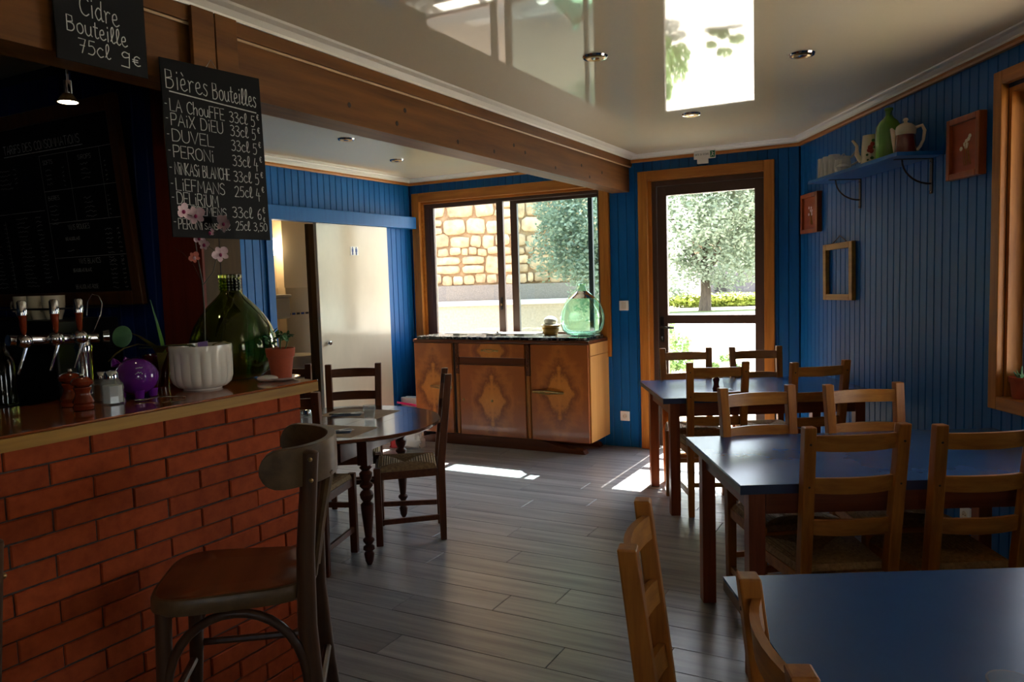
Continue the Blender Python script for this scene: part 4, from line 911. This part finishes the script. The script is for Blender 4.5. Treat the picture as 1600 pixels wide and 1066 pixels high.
# beer tap tower
bt = thing('beer_tap_tower', 'chrome three-handled beer tap tower on the bar counter', 'beer tap', (-1.445, 2.60, Z0))
MB().lathe([(.045, 0), (.05, .004), (.03, .012), (.026, .02), (.026, .15), (.03, .17), (.02, .19)], 24).build('column', M['chrome'], bt, smooth=True)
bx = lambda t: (-.483 * t, -.8755 * t)
a0, a1 = bx(-.05), bx(.24)
MB().tube([(a0[0], a0[1], .195), (a1[0], a1[1], .21)], .018, 16).build('cross_pipe', M['chrome'], bt, smooth=True)
MB().tube([(a0[0] + .02, a0[1], .20), (a0[0] + .035, a0[1] + .01, .2)], [.02, .024], 14).build('end_cap', M['chrome'], bt, smooth=True)
for t in (.03, .11, .21):
    x, y = bx(t)
    hd = MB().sphere((x + .03, y - .016, .205), .024, seg=16, rings=10).tube([(x, y, .205), (x + .03, y - .016, .205)], .015, 12).build('tap_body', M['chrome'], bt, smooth=True)
    MB().lathe([(.006, 0), (.009, .01), (.012, .05), (.014, .06)], 14).build('tap_grip', M['mill'], bt, (x + .03, y - .016, .228), smooth=True)
    MB().lathe([(.0145, .058), (.0145, .098), (.01, .104), (.002, .105)], 14).build('tap_handle', M['chrome'], bt, (x + .03, y - .016, .228), smooth=True)
    MB().tube([(x + .035, y - .02, .185), (x + .028, y - .03, .15), (x + .02, y - .045, .105)], [.006, .005, .0045], 8).build('spout', M['chrome'], bt, smooth=True)
m = MB().tube([(-1.515 + 1.445, .16, .27), (-.062, .16, .32), (-.045, .16, .345), (-.022, .16, .338), (-.012, .16, .31), (-.02, .16, .27), (-.03, .13, .22), (-.02, .08, .2)], .0022, 6); m.build('gas_hose', M['steel'], bt, smooth=True)
# coffee machine with cups
X_, Y_, _ = wp(FW, -.92, -.30)
cm = thing('coffee_machine', 'dark coffee machine under the bar wall with cups kept on top', 'machine', (X_, Y_, 0), RAD(-28.4))
MB().box(-.5, .42, -.02, .26, .9, 1.395).build('housing', M['black'], cm, bevel=.01)
MB().box(-.55, .45, -.03, .28, 0, .895).build('back_counter', M['frame_dk'], cm)
MB().tube([(-.5, -.03, 1.44), (.42, -.03, 1.44)], .004, 8).tube([(.42, -.03, 1.44), (.42, .26, 1.44)], .004, 8).tube([(.418, -.03, 1.39), (.418, -.03, 1.44)], .004, 6).build('cup_rail', M['iron'], cm)
def cup(label, x):
    X, Y, _ = wp(FW, x, -.25)
    t = thing('coffee_cup', label, 'cup', (X, Y, 1.3955), RAD(-28.4 + 200), 'cups on the coffee machine')
    MB().lathe([(.022, 0), (.028, .0), (.038, .03), (.043, .06), (.044, .098), (.041, .098), (.039, .06), (.03, .02), (.003, .012)], 28).build('bowl', M['cup'], t, smooth=True)
    MB().tube([(.042, 0, .075), (.062, 0, .075), (.068, 0, .055), (.058, 0, .035), (.04, 0, .035)], .004, 8).build('handle', M['cup'], t, smooth=True)
cup('white coffee cup on the coffee machine, right-hand end of the row', -.612); cup('white coffee cup on the coffee machine, second from the right end', -.712); cup('white coffee cup on the coffee machine, cut off at the left frame edge', -.812); 
gb = thing('wine_bottle', 'dark green bottle standing behind the counter at the left frame edge', 'bottle', (-1.63, 2.46, Z0))
MB().lathe([(.03, .0), (.037, .002), (.038, .13), (.03, .155), (.014, .18), (.013, .2)], 24).build('glass', M['glass_olive'], gb, smooth=True)
# spotlight hanging from the beam's underside
slp = thing('spotlight', 'small lit chrome spotlight hanging under the beam', 'lamp', (-1.437, 2.60, 2.245))
MB().box(-.035, .03, -.02, .02, -.006, .012).build('track_piece', M['chrome'], slp, bevel=.002)
MB().tube([(.003, 0, -.006), (.004, 0, -.048)], .004, 8).build('stem', M['chrome'], slp)
MB().tube([(.003, 0, -.048), (.003, 0, -.092)], .0125, 14).build('housing', M['chrome'], slp, smooth=True)
MB().lathe([(.014, -.09), (.022, -.1), (.033, -.118), (.03, -.118), (.02, -.1), (.012, -.093)], 20).build('reflector', M['brass'], slp, smooth=True)
MB().lathe([(.002, -.114), (.029, -.1165), (.029, -.118), (.002, -.121)], 20).build('bulb', M['bulb'], slp)
MB().tube([(-.02, 0, .01), (-.12, .06, .03), (-.3, .2, .25)], .004, 6).build('cable', M['iron'], slp)

# ------------------------------------------------------------------ things on the sideboard
ZS = 1.0005
X_, Y_, _ = wp(FB, 1.925, -.19)
d2j = thing('demijohn', 'pale green glass demijohn on the sideboard by the window', 'demijohn', (X_, Y_, ZS))
P = [(.03, .003), (.09, .0), (.14, .012), (.178, .05), (.195, .11), (.197, .17), (.186, .225), (.16, .285), (.12, .335), (.075, .375), (.045, .40), (.034, .425), (.031, .465)]
P = [(r * .99, z * .97) for r, z in P]
I = [(r - .003, z + .003) for r, z in P[1:]]
MB().lathe(P + [(.026, .452)] + I[::-1] + [(.03, .012)], 44).build('bottle', M['glass_green'], d2j, smooth=True)
MB().lathe([(.031, .435), (.037, .438), (.037, .452), (.031, .455)], 24).build('lip', M['glass_green'], d2j, smooth=True)
X_, Y_, _ = wp(FB, 1.605, -.17)
bs = thing('basket', 'small woven pot with a white cloth bonnet, left of the pale green demijohn', 'basket', (X_, Y_, ZS))
rw = lambda a, z: 1 + .02 * math.sin(a * 24)
MB().lathe([(.055, 0), (.06, .002), (.066, .02), (.071, .04), (.078, .058), (.074, .07), (.082, .078), (.086, .09), (.08, .092), (.02, .07)], 48, fl=rw).build('wicker_pot', M['oak'], bs, smooth=True)
MB().sphere((0, 0, .088), .082, .082, .015, 24, 8).sphere((.0, 0, .125), .062, .06, .045, 20, 12).build('cloth_bonnet', M['paper'], bs, smooth=True)
X_, Y_, _ = wp(FB, 1.02, -.21)
tr = thing('tray', 'long flat white slatted tray lying on the marble of the sideboard', 'tray', (X_, Y_, ZS), RAD(-28.4))
for x in (-.38, -.02, .3): MB().box(x, x + .07, -.07, .07, 0, .012).build('foot', M['paper'], tr)
for k in range(5): MB().box(-.46, .48, -.09 + k * .037, -.06 + k * .037, .0125, .022).build('slat', M['paper'], tr, bevel=.002)
MB().lathe([(.008, .022), (.011, .026), (.01, .034), (.002, .036)], 12).build('knob', M['iron'], tr, (.1, -.07, 0))

# ------------------------------------------------------------------ bag on the floor by the sideboard
X_, Y_, _ = wp(FB, .15, -.30)
bg_ = thing('shopping_bag', 'pink and white plastic shopping bag on the floor left of the sideboard', 'bag', (X_, Y_, 0), RAD(-24))
random.seed(4)
def crumple(x0, x1, y0, y1, z1, amp):
    m = MB(); n = 14; rings = []
    for j in range(7):
        z = z1 * j / 6; ring = []
        for i in range(n * 2):
            a = 2 * PI * i / (2 * n); c, s_ = math.cos(a), math.sin(a)
            ex = .5; X = math.copysign(abs(c) ** ex, c); Y = math.copysign(abs(s_) ** ex, s_)
            ring.append(((x0 + x1) / 2 + X * (x1 - x0) / 2 * (1 - .12 * j / 6) + random.uniform(-amp, amp), (y0 + y1) / 2 + Y * (y1 - y0) / 2 * (1 - .3 * j / 6) + random.uniform(-amp, amp), max(0, z + random.uniform(-amp, amp) * (j > 0))))
        rings.append(ring)
    return m.loft(rings)
crumple(-.12, .13, -.07, .07, .39, .005).build('bag_body', M['bag_white'], bg_, smooth=True)
MB().box(-.12, .128, -.084, -.076, .12, .30).build('pink_print', M['bag_pink'], bg_); MB().obox((0, -.078, .335), .25, .006, .02, ry=RAD(6)).build('pink_print', M['bag_pink'], bg_)
b2 = thing('shopping_bag', 'red and white bag lying on the floor under the round table edge', 'bag', (-.975, 7.02, 0), RAD(-20))
crumple(-.14, .15, -.07, .07, .13, .012).build('bag_body', M['bag_white'], b2, smooth=True); crumple(-.165, -.06, -.085, .05, .14, .008).build('red_end', M['bag_red'], b2, smooth=True)

# ------------------------------------------------------------------ table settings
ZT = .7055
for lb, x, y, rz, sx, sy in (('brown paper place mat at the far side of the round table', -.96, 4.74, -20, .42, .29), ('brown paper place mat at the near side of the round table', -1.0, 4.19, -20, .42, .29)):
    tag(MB().box(-sx / 2, sx / 2, -sy / 2, sy / 2, 0, .0008).build('place_mat', M['mat_paper'], None, (x, y, ZT), RAD(rz)), lb, 'place mat')
def setting(lb, lc, x, y, rz):
    t = thing('napkin', lb, 'napkin', (x, y, ZT + .0012), RAD(rz), 'paper napkins on the round table')
    m = MB().loft([[(-.09, -.035, 0), (.085, -.05, 0), (.1, .03, 0), (-.08, .045, 0)], [(-.088, -.033, .004), (.083, -.048, .002), (.098, .028, .006), (-.078, .043, .003)]])
    m.build('paper_fold', M['napkin'], t)
    for nm, lb2, dy in (('fork', 'steel fork ' + lc, .012), ('knife', 'steel knife ' + lc, -.014)):
        a = RAD(rz); k = thing(nm, lb2, nm, (x - dy * math.sin(a), y + dy * math.cos(a), ZT + .0085), RAD(rz + (4 if nm == 'fork' else -7)), 'cutlery on the round table')
        m = MB().tube([(-.1, 0, .002), (-.03, 0, .004), (.03, 0, .003)], [.005, .0025, .0025], 6)
        if nm == 'fork':
            m.obox((.045, 0, .003), .03, .02, .002)
            for q in (-.0085, -.0028, .0028, .0085): m.obox((.078, q, .004), .04, .0025, .002)
        else: m.obox((.065, .002, .003), .085, .014, .0018)
        m.build('blade' if nm == 'knife' else 'tines', M['steel'], k)
setting('dark napkin under cutlery at the far side of the round table', 'on the napkin at the far side of the round table', -1.03, 4.68, 10)
setting('dark napkin under cutlery at the near side of the round table', 'on the napkin at the near side of the round table', -.98, 4.13, 15)
def tumbler(lb, loc, h_=.085, r=.037):
    t = thing('tumbler', lb, 'glass', loc, group='clear glass tumblers')
    n = 10
    MB().lathe([(r * .72, 0), (r * .78, .002), (r * .86, h_ * .5), (r, h_ * .62), (r, h_), (r - .003, h_), (r - .003, h_ * .62), (r * .78, h_ * .5), (r * .68, .012), (.003, .01)], 20).build('glass_body', M['glass_clear'], t)
tumbler('clear tumbler on the round table near the far chair', (-.855, 4.52, ZT)); tumbler('clear tumbler on the round table beside the salt shaker, behind the counter end', (-1.24, 4.36, ZT))
shaker('glass salt shaker on the round table, past the end of the counter', (-1.17, 4.34, ZT))
tumbler('clear tumbler on the farthest blue table', (1.385, 4.93, .7505)); tumbler('clear tumbler on the nearest blue table, at the bottom right frame edge', (.785, 1.19, .7505))
t = thing('pepper_mill', 'dark pepper mill beside the tumbler on the farthest blue table', 'pepper mill', (1.31, 4.95, .7505))
MB().lathe([(.022, 0), (.025, .01), (.016, .04), (.02, .06)], 18).build('body', M['brown_glaze'], t, smooth=True); MB().lathe([(.019, .06), (.024, .072), (.012, .088), (.004, .096)], 18).build('turning_head', M['brown_glaze'], t, smooth=True)
# ------------------------------------------------------------------ wall fittings
def plate(nm, lb, cat, fr, x, z, w_=.085, kind='socket'):
    X, Y, _ = wp(fr, x, 0); t = thing(nm, lb, cat, (X, Y, z), RAD(fr[1]))
    pt = MB().box(-w_ / 2, w_ / 2, -.011, 0, -w_ / 2, w_ / 2).build('face_plate', M['sign_white'], t, bevel=.002)
    if kind == 'socket':
        MB().lathe([(.021, 0), (.021, -.002), (.017, -.0022), (.015, .002)], 20).xform(Matrix.Rotation(RAD(-90), 4, 'X')).build('well', M['ceramic'], t, (0, -.0112, 0)).rotation_euler
        for q in (-.009, .009): MB().obox((q, -.0135, 0), .004, .002, .004).build('pin_hole', M['black'], t)
    else: MB().box(-.022, .022, -.0145, -.0108, -.03, .03).build('rocker', M['ceramic'], t, bevel=.002)
plate('light_switch', 'white light switch between the window and the glass door', 'switch', FB, 2.24, 1.25, kind='switch')
plate('power_socket', 'white wall socket low down between the sideboard and the glass door', 'socket', FB, 2.232, .275)
plate('power_socket', 'white wall socket low on the right wall, seen past the middle table', 'socket', FR, 2.24, .25)
X_, Y_, _ = wp(FB, 2.965, -.032)
ex = thing('exit_sign', 'small emergency exit sign above the glass door', 'sign', (X_, Y_, 2.475), RAD(-28.4))
MB().box(-.088, .088, -.006, .0, -.038, .038).build('panel', M['sign_white'], ex, bevel=.001)
MB().box(-.06, .03, -.012, .006, -.075, -.0385).build('lamp_base', M['sign_white'], ex, bevel=.002)
gs = MB().box(.046, .084, -.0075, -.0062, -.03, .022).build('green_field', M['sign_green'], ex)
m = MB().obox((.062, -.0085, .012), .007, .001, .007).obox((.064, -.0085, -.002), .006, .001, .018, ry=RAD(20)).obox((.071, -.0085, -.014), .004, .001, .016, ry=RAD(-45)).obox((.058, -.0085, -.016), .004, .001, .016, ry=RAD(40)).obox((.072, -.0085, .002), .012, .001, .003, ry=RAD(-20)); m.build('running_figure', M['sign_white'], gs)
write(ex, 'SORTiE DE SECOURS', -.08, -.008, .014, fit=.115, wd=.0016, y=-.0068, nm='lettering', mat='grey_ink')
# ceiling spotlights
for lb, x, y in (('recessed chrome ceiling light nearest us above the aisle', .407, 3.518), ('recessed chrome ceiling light nearest us, towards the right wall', 1.347, 3.575), ('recessed chrome ceiling light close to the glass door', 1.136, 4.81),
             ('recessed ceiling light in the alcove, nearer the post', -1.073, 5.283), ('recessed ceiling light in the alcove, nearer the window', -.872, 6.235)):
    k = 1.0 if True else 1
    sc_ = (CEIL - 1.5) / .98
    t = thing('ceiling_spotlight', lb, 'ceiling light', (x * sc_, y * sc_, CEIL), group='recessed ceiling lights')
    MB().lathe([(.03, -.001), (.03, -.006), (.056, -.009), (.06, -.001)], 32).build('outer_ring', M['chrome'], t, smooth=True)
    MB().lathe([(.022, -.0075), (.03, -.0125), (.04, -.0135), (.046, -.0095)], 28).build('inner_ring', M['brass'], t, smooth=True)
    MB().lathe([(.002, -.004), (.022, -.007), (.018, -.0115), (.002, -.012)], 20).build('lens', M['chrome'], t)
# ------------------------------------------------------------------ shelf, its things, pictures on the right wall
sh = thing('wall_shelf', 'blue painted wall shelf on iron brackets, on the right wall', 'shelf', L3(FR), RAD(-90))
MB().box(.80, 2.0, -.25, .0, 2.083, 2.103).build('board', M['blue'], sh, bevel=.002)
for x in (1.03, 1.875):
    br = MB().box(x - .012, x + .012, -.20, -.001, 2.0785, 2.0825).box(x - .012, x + .012, -.006, -.0005, 1.895, 2.0785)
    br.tube([(x, -.16, 2.0785)] + [(x, -.004 - .156 * math.cos(a), 2.0785 - .13 * math.sin(a)) for a in [PI / 2 * i / 9 for i in range(10)]], .005, 8)
    br.build('bracket', M['iron'], sh)
    MB().sphere((x, -.007, 1.905), .006, seg=8, rings=5).sphere((x, -.007, 2.06), .006, seg=8, rings=5).build('screw', M['chrome'], sh)
ZH = 2.1033
def onshelf(nm, lb, cat, x, y=-.15, rz=0, group=None):
    X, Y, _ = wp(FR, x, y); return thing(nm, lb, cat, (X, Y, ZH), RAD(-90 + rz), group)
for i, (x, lb) in enumerate(((.86, 'tall glass mug at the far end of the shelf'), (.945, 'tall glass mug on the shelf, second from the far end'), (1.035, 'tall glass mug on the shelf, next to the glass jug'))):
    t = onshelf('glass_mug', lb, 'mug', x, -.17, 63, 'tall glass mugs on the shelf')
    MB().lathe([(.034, 0), (.036, .002), (.036, .135), (.034, .136), (.033, .13), (.032, .01), (.003, .008)], 16).build('glass_body', M['glass_cut'], t)
    MB().tube([(.034, 0, .12), (.055, 0, .135), (.066, 0, .12), (.06, 0, .09), (.036, 0, .07)], .005, 8).build('handle', M['glass_cut'], t, smooth=True)
t = onshelf('glass_jug', 'cut glass jug with a looped handle on the shelf', 'jug', 1.135, -.16, 63)
MB().lathe([(.04, 0), (.045, .003), (.05, .05), (.045, .09), (.055, .105), (.052, .106), (.042, .09), (.046, .05), (.04, .008), (.003, .006)], 12).build('glass_body', M['glass_cut'], t)
MB().tube([(.05, 0, .1), (.075, 0, .135), (.095, 0, .12), (.088, 0, .07), (.05, 0, .05)], .006, 8).build('handle', M['glass_cut'], t, smooth=True)
t = onshelf('glass_dish', 'small cut glass dish with a stopper in front of the jug', 'dish', 1.225, -.20)
MB().lathe([(.03, 0), (.034, .002), (.048, .03), (.02, .05), (.02, .06), (.003, .062)], 10).build('glass_body', M['glass_cut'], t)
t = onshelf('coffee_pot', 'cream enamel coffee pot with a red flower, on the shelf', 'coffee pot', 1.475, -.14, 63)
MB().lathe([(.05, 0), (.056, .003), (.056, .02), (.052, .1), (.046, .17), (.046, .176), (.042, .17), (.003, .168)], 28).build('body', M['cup'], t, smooth=True)
MB().tube([(-.05, -.01, .03), (-.075, -.015, .07), (-.075, -.015, .12), (-.1, -.02, .155)], [.016, .013, .009, .007], 10).build('spout', M['cup'], t, smooth=True)
m = MB()
for a, z, r in ((-1.6, .1, .016), (-1.4, .12, .013), (-1.75, .085, .012), (-1.5, .08, .014)): m.sphere((.0535 * math.cos(a), .0535 * math.sin(a), z), r * .9, r * .35, r, 10, 6)
m.build('flower_print', M['enamel_red'], t, smooth=True)
m = MB()
for a, z, r in ((-1.3, .14, .012), (-1.9, .06, .01), (-1.45, .04, .013), (-1.8, .03, .01), (-1.2, .1, .008)): m.sphere((.0535 * math.cos(a), .0535 * math.sin(a), z), r * .9, r * .3, r * .7, 8, 5)
m.build('leaf_print', M['leaf'], t, smooth=True)
t = onshelf('ceramic_bottle', 'tall green ribbed bottle on the shelf between the two pots', 'bottle', 1.665, -.13)
MB().lathe([(.062, 0), (.068, .004), (.069, .15), (.066, .185), (.05, .215), (.028, .235), (.018, .25), (.017, .275), (.022, .278), (.022, .29), (.014, .292)], 96, fl=lambda a, z: 1 + .018 * abs(math.cos(a * 10)) * (1 if z < .2 else 0)).build('body', M['glass_bottle'], t, smooth=True)
MB().tube([(.02, 0, .28), (.032, 0, .27), (.02, 0, .25)], .0015, 5).build('wire_clip', M['steel'], t)
t = onshelf('coffee_pot', 'brown and white lidded coffee pot at the near end of the shelf', 'coffee pot', 1.87, -.14, 60)
MB().lathe([(.05, 0), (.054, .002), (.054, .02), (.048, .1), (.046, .105)], 28).build('body', M['brown_glaze'], t, smooth=True)
MB().lathe([(.0465, .105), (.05, .112), (.052, .13), (.046, .15), (.03, .163), (.01, .17), (.008, .176), (.014, .184), (.01, .193), (.002, .196)], 28).build('lid', M['cup'], t, smooth=True)
MB().tube([(-.048, 0, .02), (-.056, 0, .08), (-.06, 0, .13), (-.07, 0, .148)], [.01, .012, .014, .006], 10).build('spout', M['cup'], t, smooth=True)
MB().tube([(.048, 0, .14), (.078, 0, .148), (.09, 0, .12), (.084, 0, .07), (.07, 0, .04), (.054, 0, .02)], [.008, .009, .009, .008, .008, .008], 10).build('handle', M['cup'], t, smooth=True)
def picture(lb, x0, x1, z0, z1, dep, tilt=0, seed=1):
    xc, zc = (x0 + x1) / 2, (z0 + z1) / 2; X, Y, _ = wp(FR, xc, 0); t = thing('picture', lb, 'picture', (X, Y, zc), 0, rot=(0, RAD(tilt), RAD(-90)))
    w_, h_ = (x1 - x0) / 2, (z1 - z0) / 2; b = .03
    for q in ((-w_, -w_ + b, -h_, h_), (w_ - b, w_, -h_, h_), (-w_ + b, w_ - b, -h_, -h_ + b), (-w_ + b, w_ - b, h_ - b, h_)):
        MB().box(q[0], q[1], -dep, -.001, q[2], q[3]).build('frame_rail', M['picframe'], t, bevel=.004)
    pn = MB().box(-w_ + b, w_ - b, -.022, -.016, -h_ + b, h_ - b).build('panel', M['rosepic'], t)
    random.seed(seed); m = MB()
    for k in range(7): m.sphere((random.uniform(-.04, .04), -.0225, random.uniform(-.01, .05)), .014, .0015, .011, 8, 4)
    m.build('dried_flower', M['petal'] if seed == 1 else M['cup'], pn)
    m = MB()
    for k in range(6): m.tube([(random.uniform(-.02, .03), -.023, .02), (random.uniform(-.01, .05), -.023, -h_ + b + .03)], .0012, 4)
    m.build('dried_stem', M['oak'], pn)
picture('small wooden picture of a pink flower, far down the right wall', .10, .42, 1.785, 2.078, .04, 0, 1)
picture('small wooden picture of pale flowers between the shelf and the window', 2.075, 2.355, 1.935, 2.235, .04, 0, 2)
X_, Y_, _ = wp(FR, .745, 0)
ef = thing('empty_frame', 'empty wooden picture frame hanging on the right wall', 'frame', (X_, Y_, 1.492), 0, rot=(0, RAD(-1.0), RAD(-90)))
for q in ((-.235, -.185, -.195, .195), (.185, .235, -.195, .195), (-.185, .185, -.195, -.155), (-.185, .185, .155, .195)):
    MB().box(q[0], q[1], -.032, -.004, q[2], q[3]).build('frame_rail', M['oak'], ef, bevel=.003)
MB().tube([(-.12, -.01, .195), (0, -.008, .245), (.12, -.01, .195)], .003, 6).build('cord', M['iron'], ef)
# pots on the sill of window_2
for lb, x, seed in (('small terracotta pot at the corner of the right window sill', 2.565, 1), ('small terracotta pot with a spiky succulent on the right window sill', 2.672, 2)):
    X, Y, _ = wp(FR, x, .04); t = thing('terracotta_pot', lb, 'plant pot', (X, Y, .8915), group='pots on the right window sill')
    MB().lathe([(.024, 0), (.03, 0), (.04, .075), (.045, .076), (.047, .1), (.043, .1), (.04, .09), (.003, .088)], 24).build('pot', M['terra'], t, smooth=True)
    random.seed(seed); m = MB()
    for k in range(14 if seed == 2 else 9):
        a = random.uniform(0, 2 * PI); r = random.uniform(.01, .04)
        m.tube([(0, 0, .09), (r * .6 * math.cos(a), r * .6 * math.sin(a), .11), (r * math.cos(a), r * math.sin(a), random.uniform(.11, .155))], [.005, .005, .001], 6)
    m.build('leaves', M['leaf_pale'], t, smooth=True)
# restroom fittings
wl_ = thing('globe_lamp', 'lit round globe lamp on the restroom wall', 'lamp', wp(FL, -.86, 1.22, 1.90))
wl_.location = wp(FL, -1.0, .90, 1.885)
MB().sphere((0, 0, 0), .085, seg=24, rings=16).build('globe', M['globe'], wl_, smooth=True)
a_ = wp(FL, 0, 1, 0); dxy = (a_[0] - FL[0][0], a_[1] - FL[0][1])
MB().tube([(dxy[0] * .07, dxy[1] * .07, 0), (dxy[0] * .098, dxy[1] * .098, 0)], .03, 14).build('wall_mount', M['chrome'], wl_)
t = thing('cistern', 'white toilet cistern on the restroom wall', 'cistern', wp(FL, -1.10, .735, 0), RAD(60))
MB().box(-.24, .15, 0, .15, 1.20, 1.40).build('tank', M['wc_white'], t, bevel=.02); MB().box(-.25, .16, -.01, .15, 1.401, 1.43).build('lid', M['wc_white'], t, bevel=.008)
t = thing('wash_basin', 'white wash basin in the restroom', 'basin', wp(FL, -1.0, .62, 0), RAD(60))
MB().lathe([(.04, .72), (.12, .76), (.19, .84), (.2, .86), (.18, .86), (.1, .8), (.01, .78)], 28).build('bowl', M['wc_white'], t, smooth=True); MB().lathe([(.08, 0), (.06, .1), (.05, .72)], 20).build('pedestal', M['wc_white'], t, smooth=True)

# ------------------------------------------------------------------ outside
gr = structure('ground', MB().box(-40, 60, 8.1, 90, -.5, -.12).box(4.0, 60, -30, 8.1, -.5, -.12), M['gravel'])
lawn = structure('ground_lawn', MB().box(-40, 60, 33.5, 34.0, -.12, -.09), M['grass'])
# stone wall with a rendered footing, in front of the window
sw = thing('stone_wall', 'rough field-stone retaining wall outside the window', 'wall', (-3.2, 12.0, -.12))
MB().box(0, 5.0, .06, .5, 0, 5.2).build('joint_mortar', M['joint'], sw)
MB().box(0, 5.0, -.02, .06, 1.30, 1.56).build('roughcast_band', M['render_dk'], sw)
random.seed(21)
def stone_mesh(w_, h_):
    n = 9; pts = []
    for i in range(n):
        a = 2 * PI * (i + random.uniform(-.25, .25)) / n; c, s_ = math.cos(a), math.sin(a)
        ex = .5; pts.append((math.copysign(abs(c) ** ex, c) * w_ / 2 * random.uniform(.92, 1.04), math.copysign(abs(s_) ** ex, s_) * h_ / 2 * random.uniform(.9, 1.04)))
    d = random.uniform(.04, .10)
    m = MB().loft([[(x, 0, z) for x, z in pts], [(x * .98, -d * .6, z * .98) for x, z in pts], [(x * .84, -d, z * .82) for x, z in pts]][::1])
    me = m.mesh('stone'); me.materials.append(M['stone']); me.shade_smooth(); return me
z = 1.57; ns_ = 0
while z < 3.9:
    rh = random.choice((.12, .16, .2, .24, .28)); x = 0.9
    while x < 4.75:
        w_ = random.uniform(.55, 1.6) * max(rh, .15)
        if rh > .22 and random.random() < .3:
            for q in (0, 1): link('stone', stone_mesh(w_ * 1.0, rh / 2 - .008), sw, (x + w_ / 2, .07, z + rh / 4 + q * rh / 2))
        else: link('stone', stone_mesh(w_ + .006, rh * random.uniform(.9, 1.12)), sw, (x + w_ / 2, .07, z + rh / 2 + random.uniform(-.02, .02)), rot=(0, random.uniform(-.12, .12), 0))
        x += w_ + .008; ns_ += 1
    z += rh + .004
pw_ = thing('low_wall', 'low rendered wall with a pale coping in front of the stone wall', 'wall', (-3.2, 11.3, -.12))
MB().box(0, 5.0, 0, .69, 0, 1.26).build('rendered_face', M['render'], pw_); MB().box(-.02, 5.02, -.05, .655, 1.261, 1.32).build('coping', M['coping'], pw_, bevel=.01)
def crown_mesh(c, rad, n, ls, seed, blobs=26):
    rnd = random.Random(seed); vs = []; fs = []
    B = []
    for k in range(blobs):
        while True:
            p = Vector((rnd.uniform(-1, 1), rnd.uniform(-1, 1), rnd.uniform(-1, 1)))
            if .3 < p.length < .85: break
        B.append((Vector((p.x * rad[0], p.y * rad[1], p.z * rad[2])), rnd.uniform(.2, .4)))
    for i in range(n):
        b, r = rnd.choice(B)
        d = Vector((rnd.gauss(0, 1), rnd.gauss(0, 1), rnd.gauss(0, 1))).normalized()
        p = Vector(c) + b + Vector((d.x * rad[0], d.y * rad[1], d.z * rad[2])) * r * rnd.uniform(.75, 1.05)
        u = Vector((rnd.uniform(-1, 1), rnd.uniform(-1, 1), rnd.uniform(-.6, .6))).normalized(); v = u.cross(d + Vector((0, 0, .4))).normalized()
        s_ = ls * rnd.uniform(.7, 1.3); q = len(vs)
        vs += [tuple(p - u * s_), tuple(p - v * s_ * .45), tuple(p + u * s_), tuple(p + v * s_ * .45)]; fs.append((q, q + 1, q + 2, q + 3))
    me = bpy.data.meshes.new('crown'); me.from_pydata(vs, [], fs); return me
def tree(nm, lb, cat, loc, trunk_r, trunk_h, c, rad, n, ls, seed, mat='foliage', blobs=26, group=None):
    t = thing(nm, lb, cat, loc, group=group)
    me = crown_mesh(c, rad, n, ls, seed, blobs); me.materials.append(M[mat]); o = link('crown', me, t); o['kind'] = 'stuff'
    if trunk_r:
        m = MB().tube([(0, 0, 0), (trunk_r * .3, 0, trunk_h * .5), (0, 0, trunk_h), (trunk_r, 0, c[2])], [trunk_r * 1.3, trunk_r, trunk_r * .8, trunk_r * .3], 10)
        for k in range(5):
            a = k * 1.3; m.tube([(0, 0, trunk_h * .9), (c[0] * .4 + math.cos(a) * rad[0] * .3, c[1] * .4 + math.sin(a) * rad[1] * .3, (trunk_h + c[2]) / 2), (c[0] + math.cos(a) * rad[0] * .6, c[1] + math.sin(a) * rad[1] * .6, c[2])], [trunk_r * .5, trunk_r * .3, trunk_r * .1], 7)
        m.build('trunk', M['bark'], t, smooth=True)
    return t
tree('tree', 'large spreading tree seen through the glass door', 'tree', (8.5, 33.9, -.12), .22, 1.8, (-.2, 0, 5.4), (5.6, 4.2, 4.5), 60000, .10, 1, blobs=70)
tree('tree', 'second tree at the left of the door view, partly hidden by the large one', 'tree', (6.3, 44, -.12), .3, 1.6, (.6, 0, 4.4), (3.2, 2.6, 4.0), 14000, .13, 2, blobs=26)
tree('tree', 'leafy tree in front of the stone wall, in the right half of the window', 'tree', (1.5, 10.3, -.12), .06, 1.3, (-.32, 0, 2.35), (1.12, .6, 1.35), 22000, .034, 3, 'foliage', blobs=54)
tree('bush', 'green bush outside the glass door beside the door handle', 'bush', (2.55, 12.3, -.12), 0, 0, (-.15, 0, .5), (.45, .7, .55), 5200, .035, 4, 'foliage2', 14)
tree('bush', 'small green plant outside the glass door, seen just above the farthest table', 'bush', (3.3, 12.0, -.12), 0, 0, (0, 0, .18), (.3, .2, .2), 1500, .03, 5, 'foliage2', 8)
tree('hedge', 'low yellow-green flowering hedge beyond the large tree', 'hedge', (11.5, 38.5, -.12), 0, 0, (0, 0, .35), (5.6, .6, .45), 14000, .09, 6, 'hedge', 60)
hs = thing('house', 'distant grey stone building with a dark window beyond the hedge', 'building', (14.5, 50, -.12))
MB().box(-1.5, 8, 0, 5, 0, 3.0).build('wall', M['housewall'], hs); MB().loft([[(-1.8, -.3, 3.0), (8.3, -.3, 3.0), (8.3, 5.3, 3.0), (-1.8, 5.3, 3.0)], [(-1.8, 2.4, 4.6), (8.3, 2.4, 4.6), (8.3, 2.6, 4.6), (-1.8, 2.6, 4.6)]]).build('roof', M['roof'], hs)
MB().box(-3.2, -1.5, .5, 4, 0, 2.4).build('white_porch', M['coping'], hs); MB().box(-1.3, -.5, -.06, .0, .5, 1.6).build('window', M['iron'], hs)
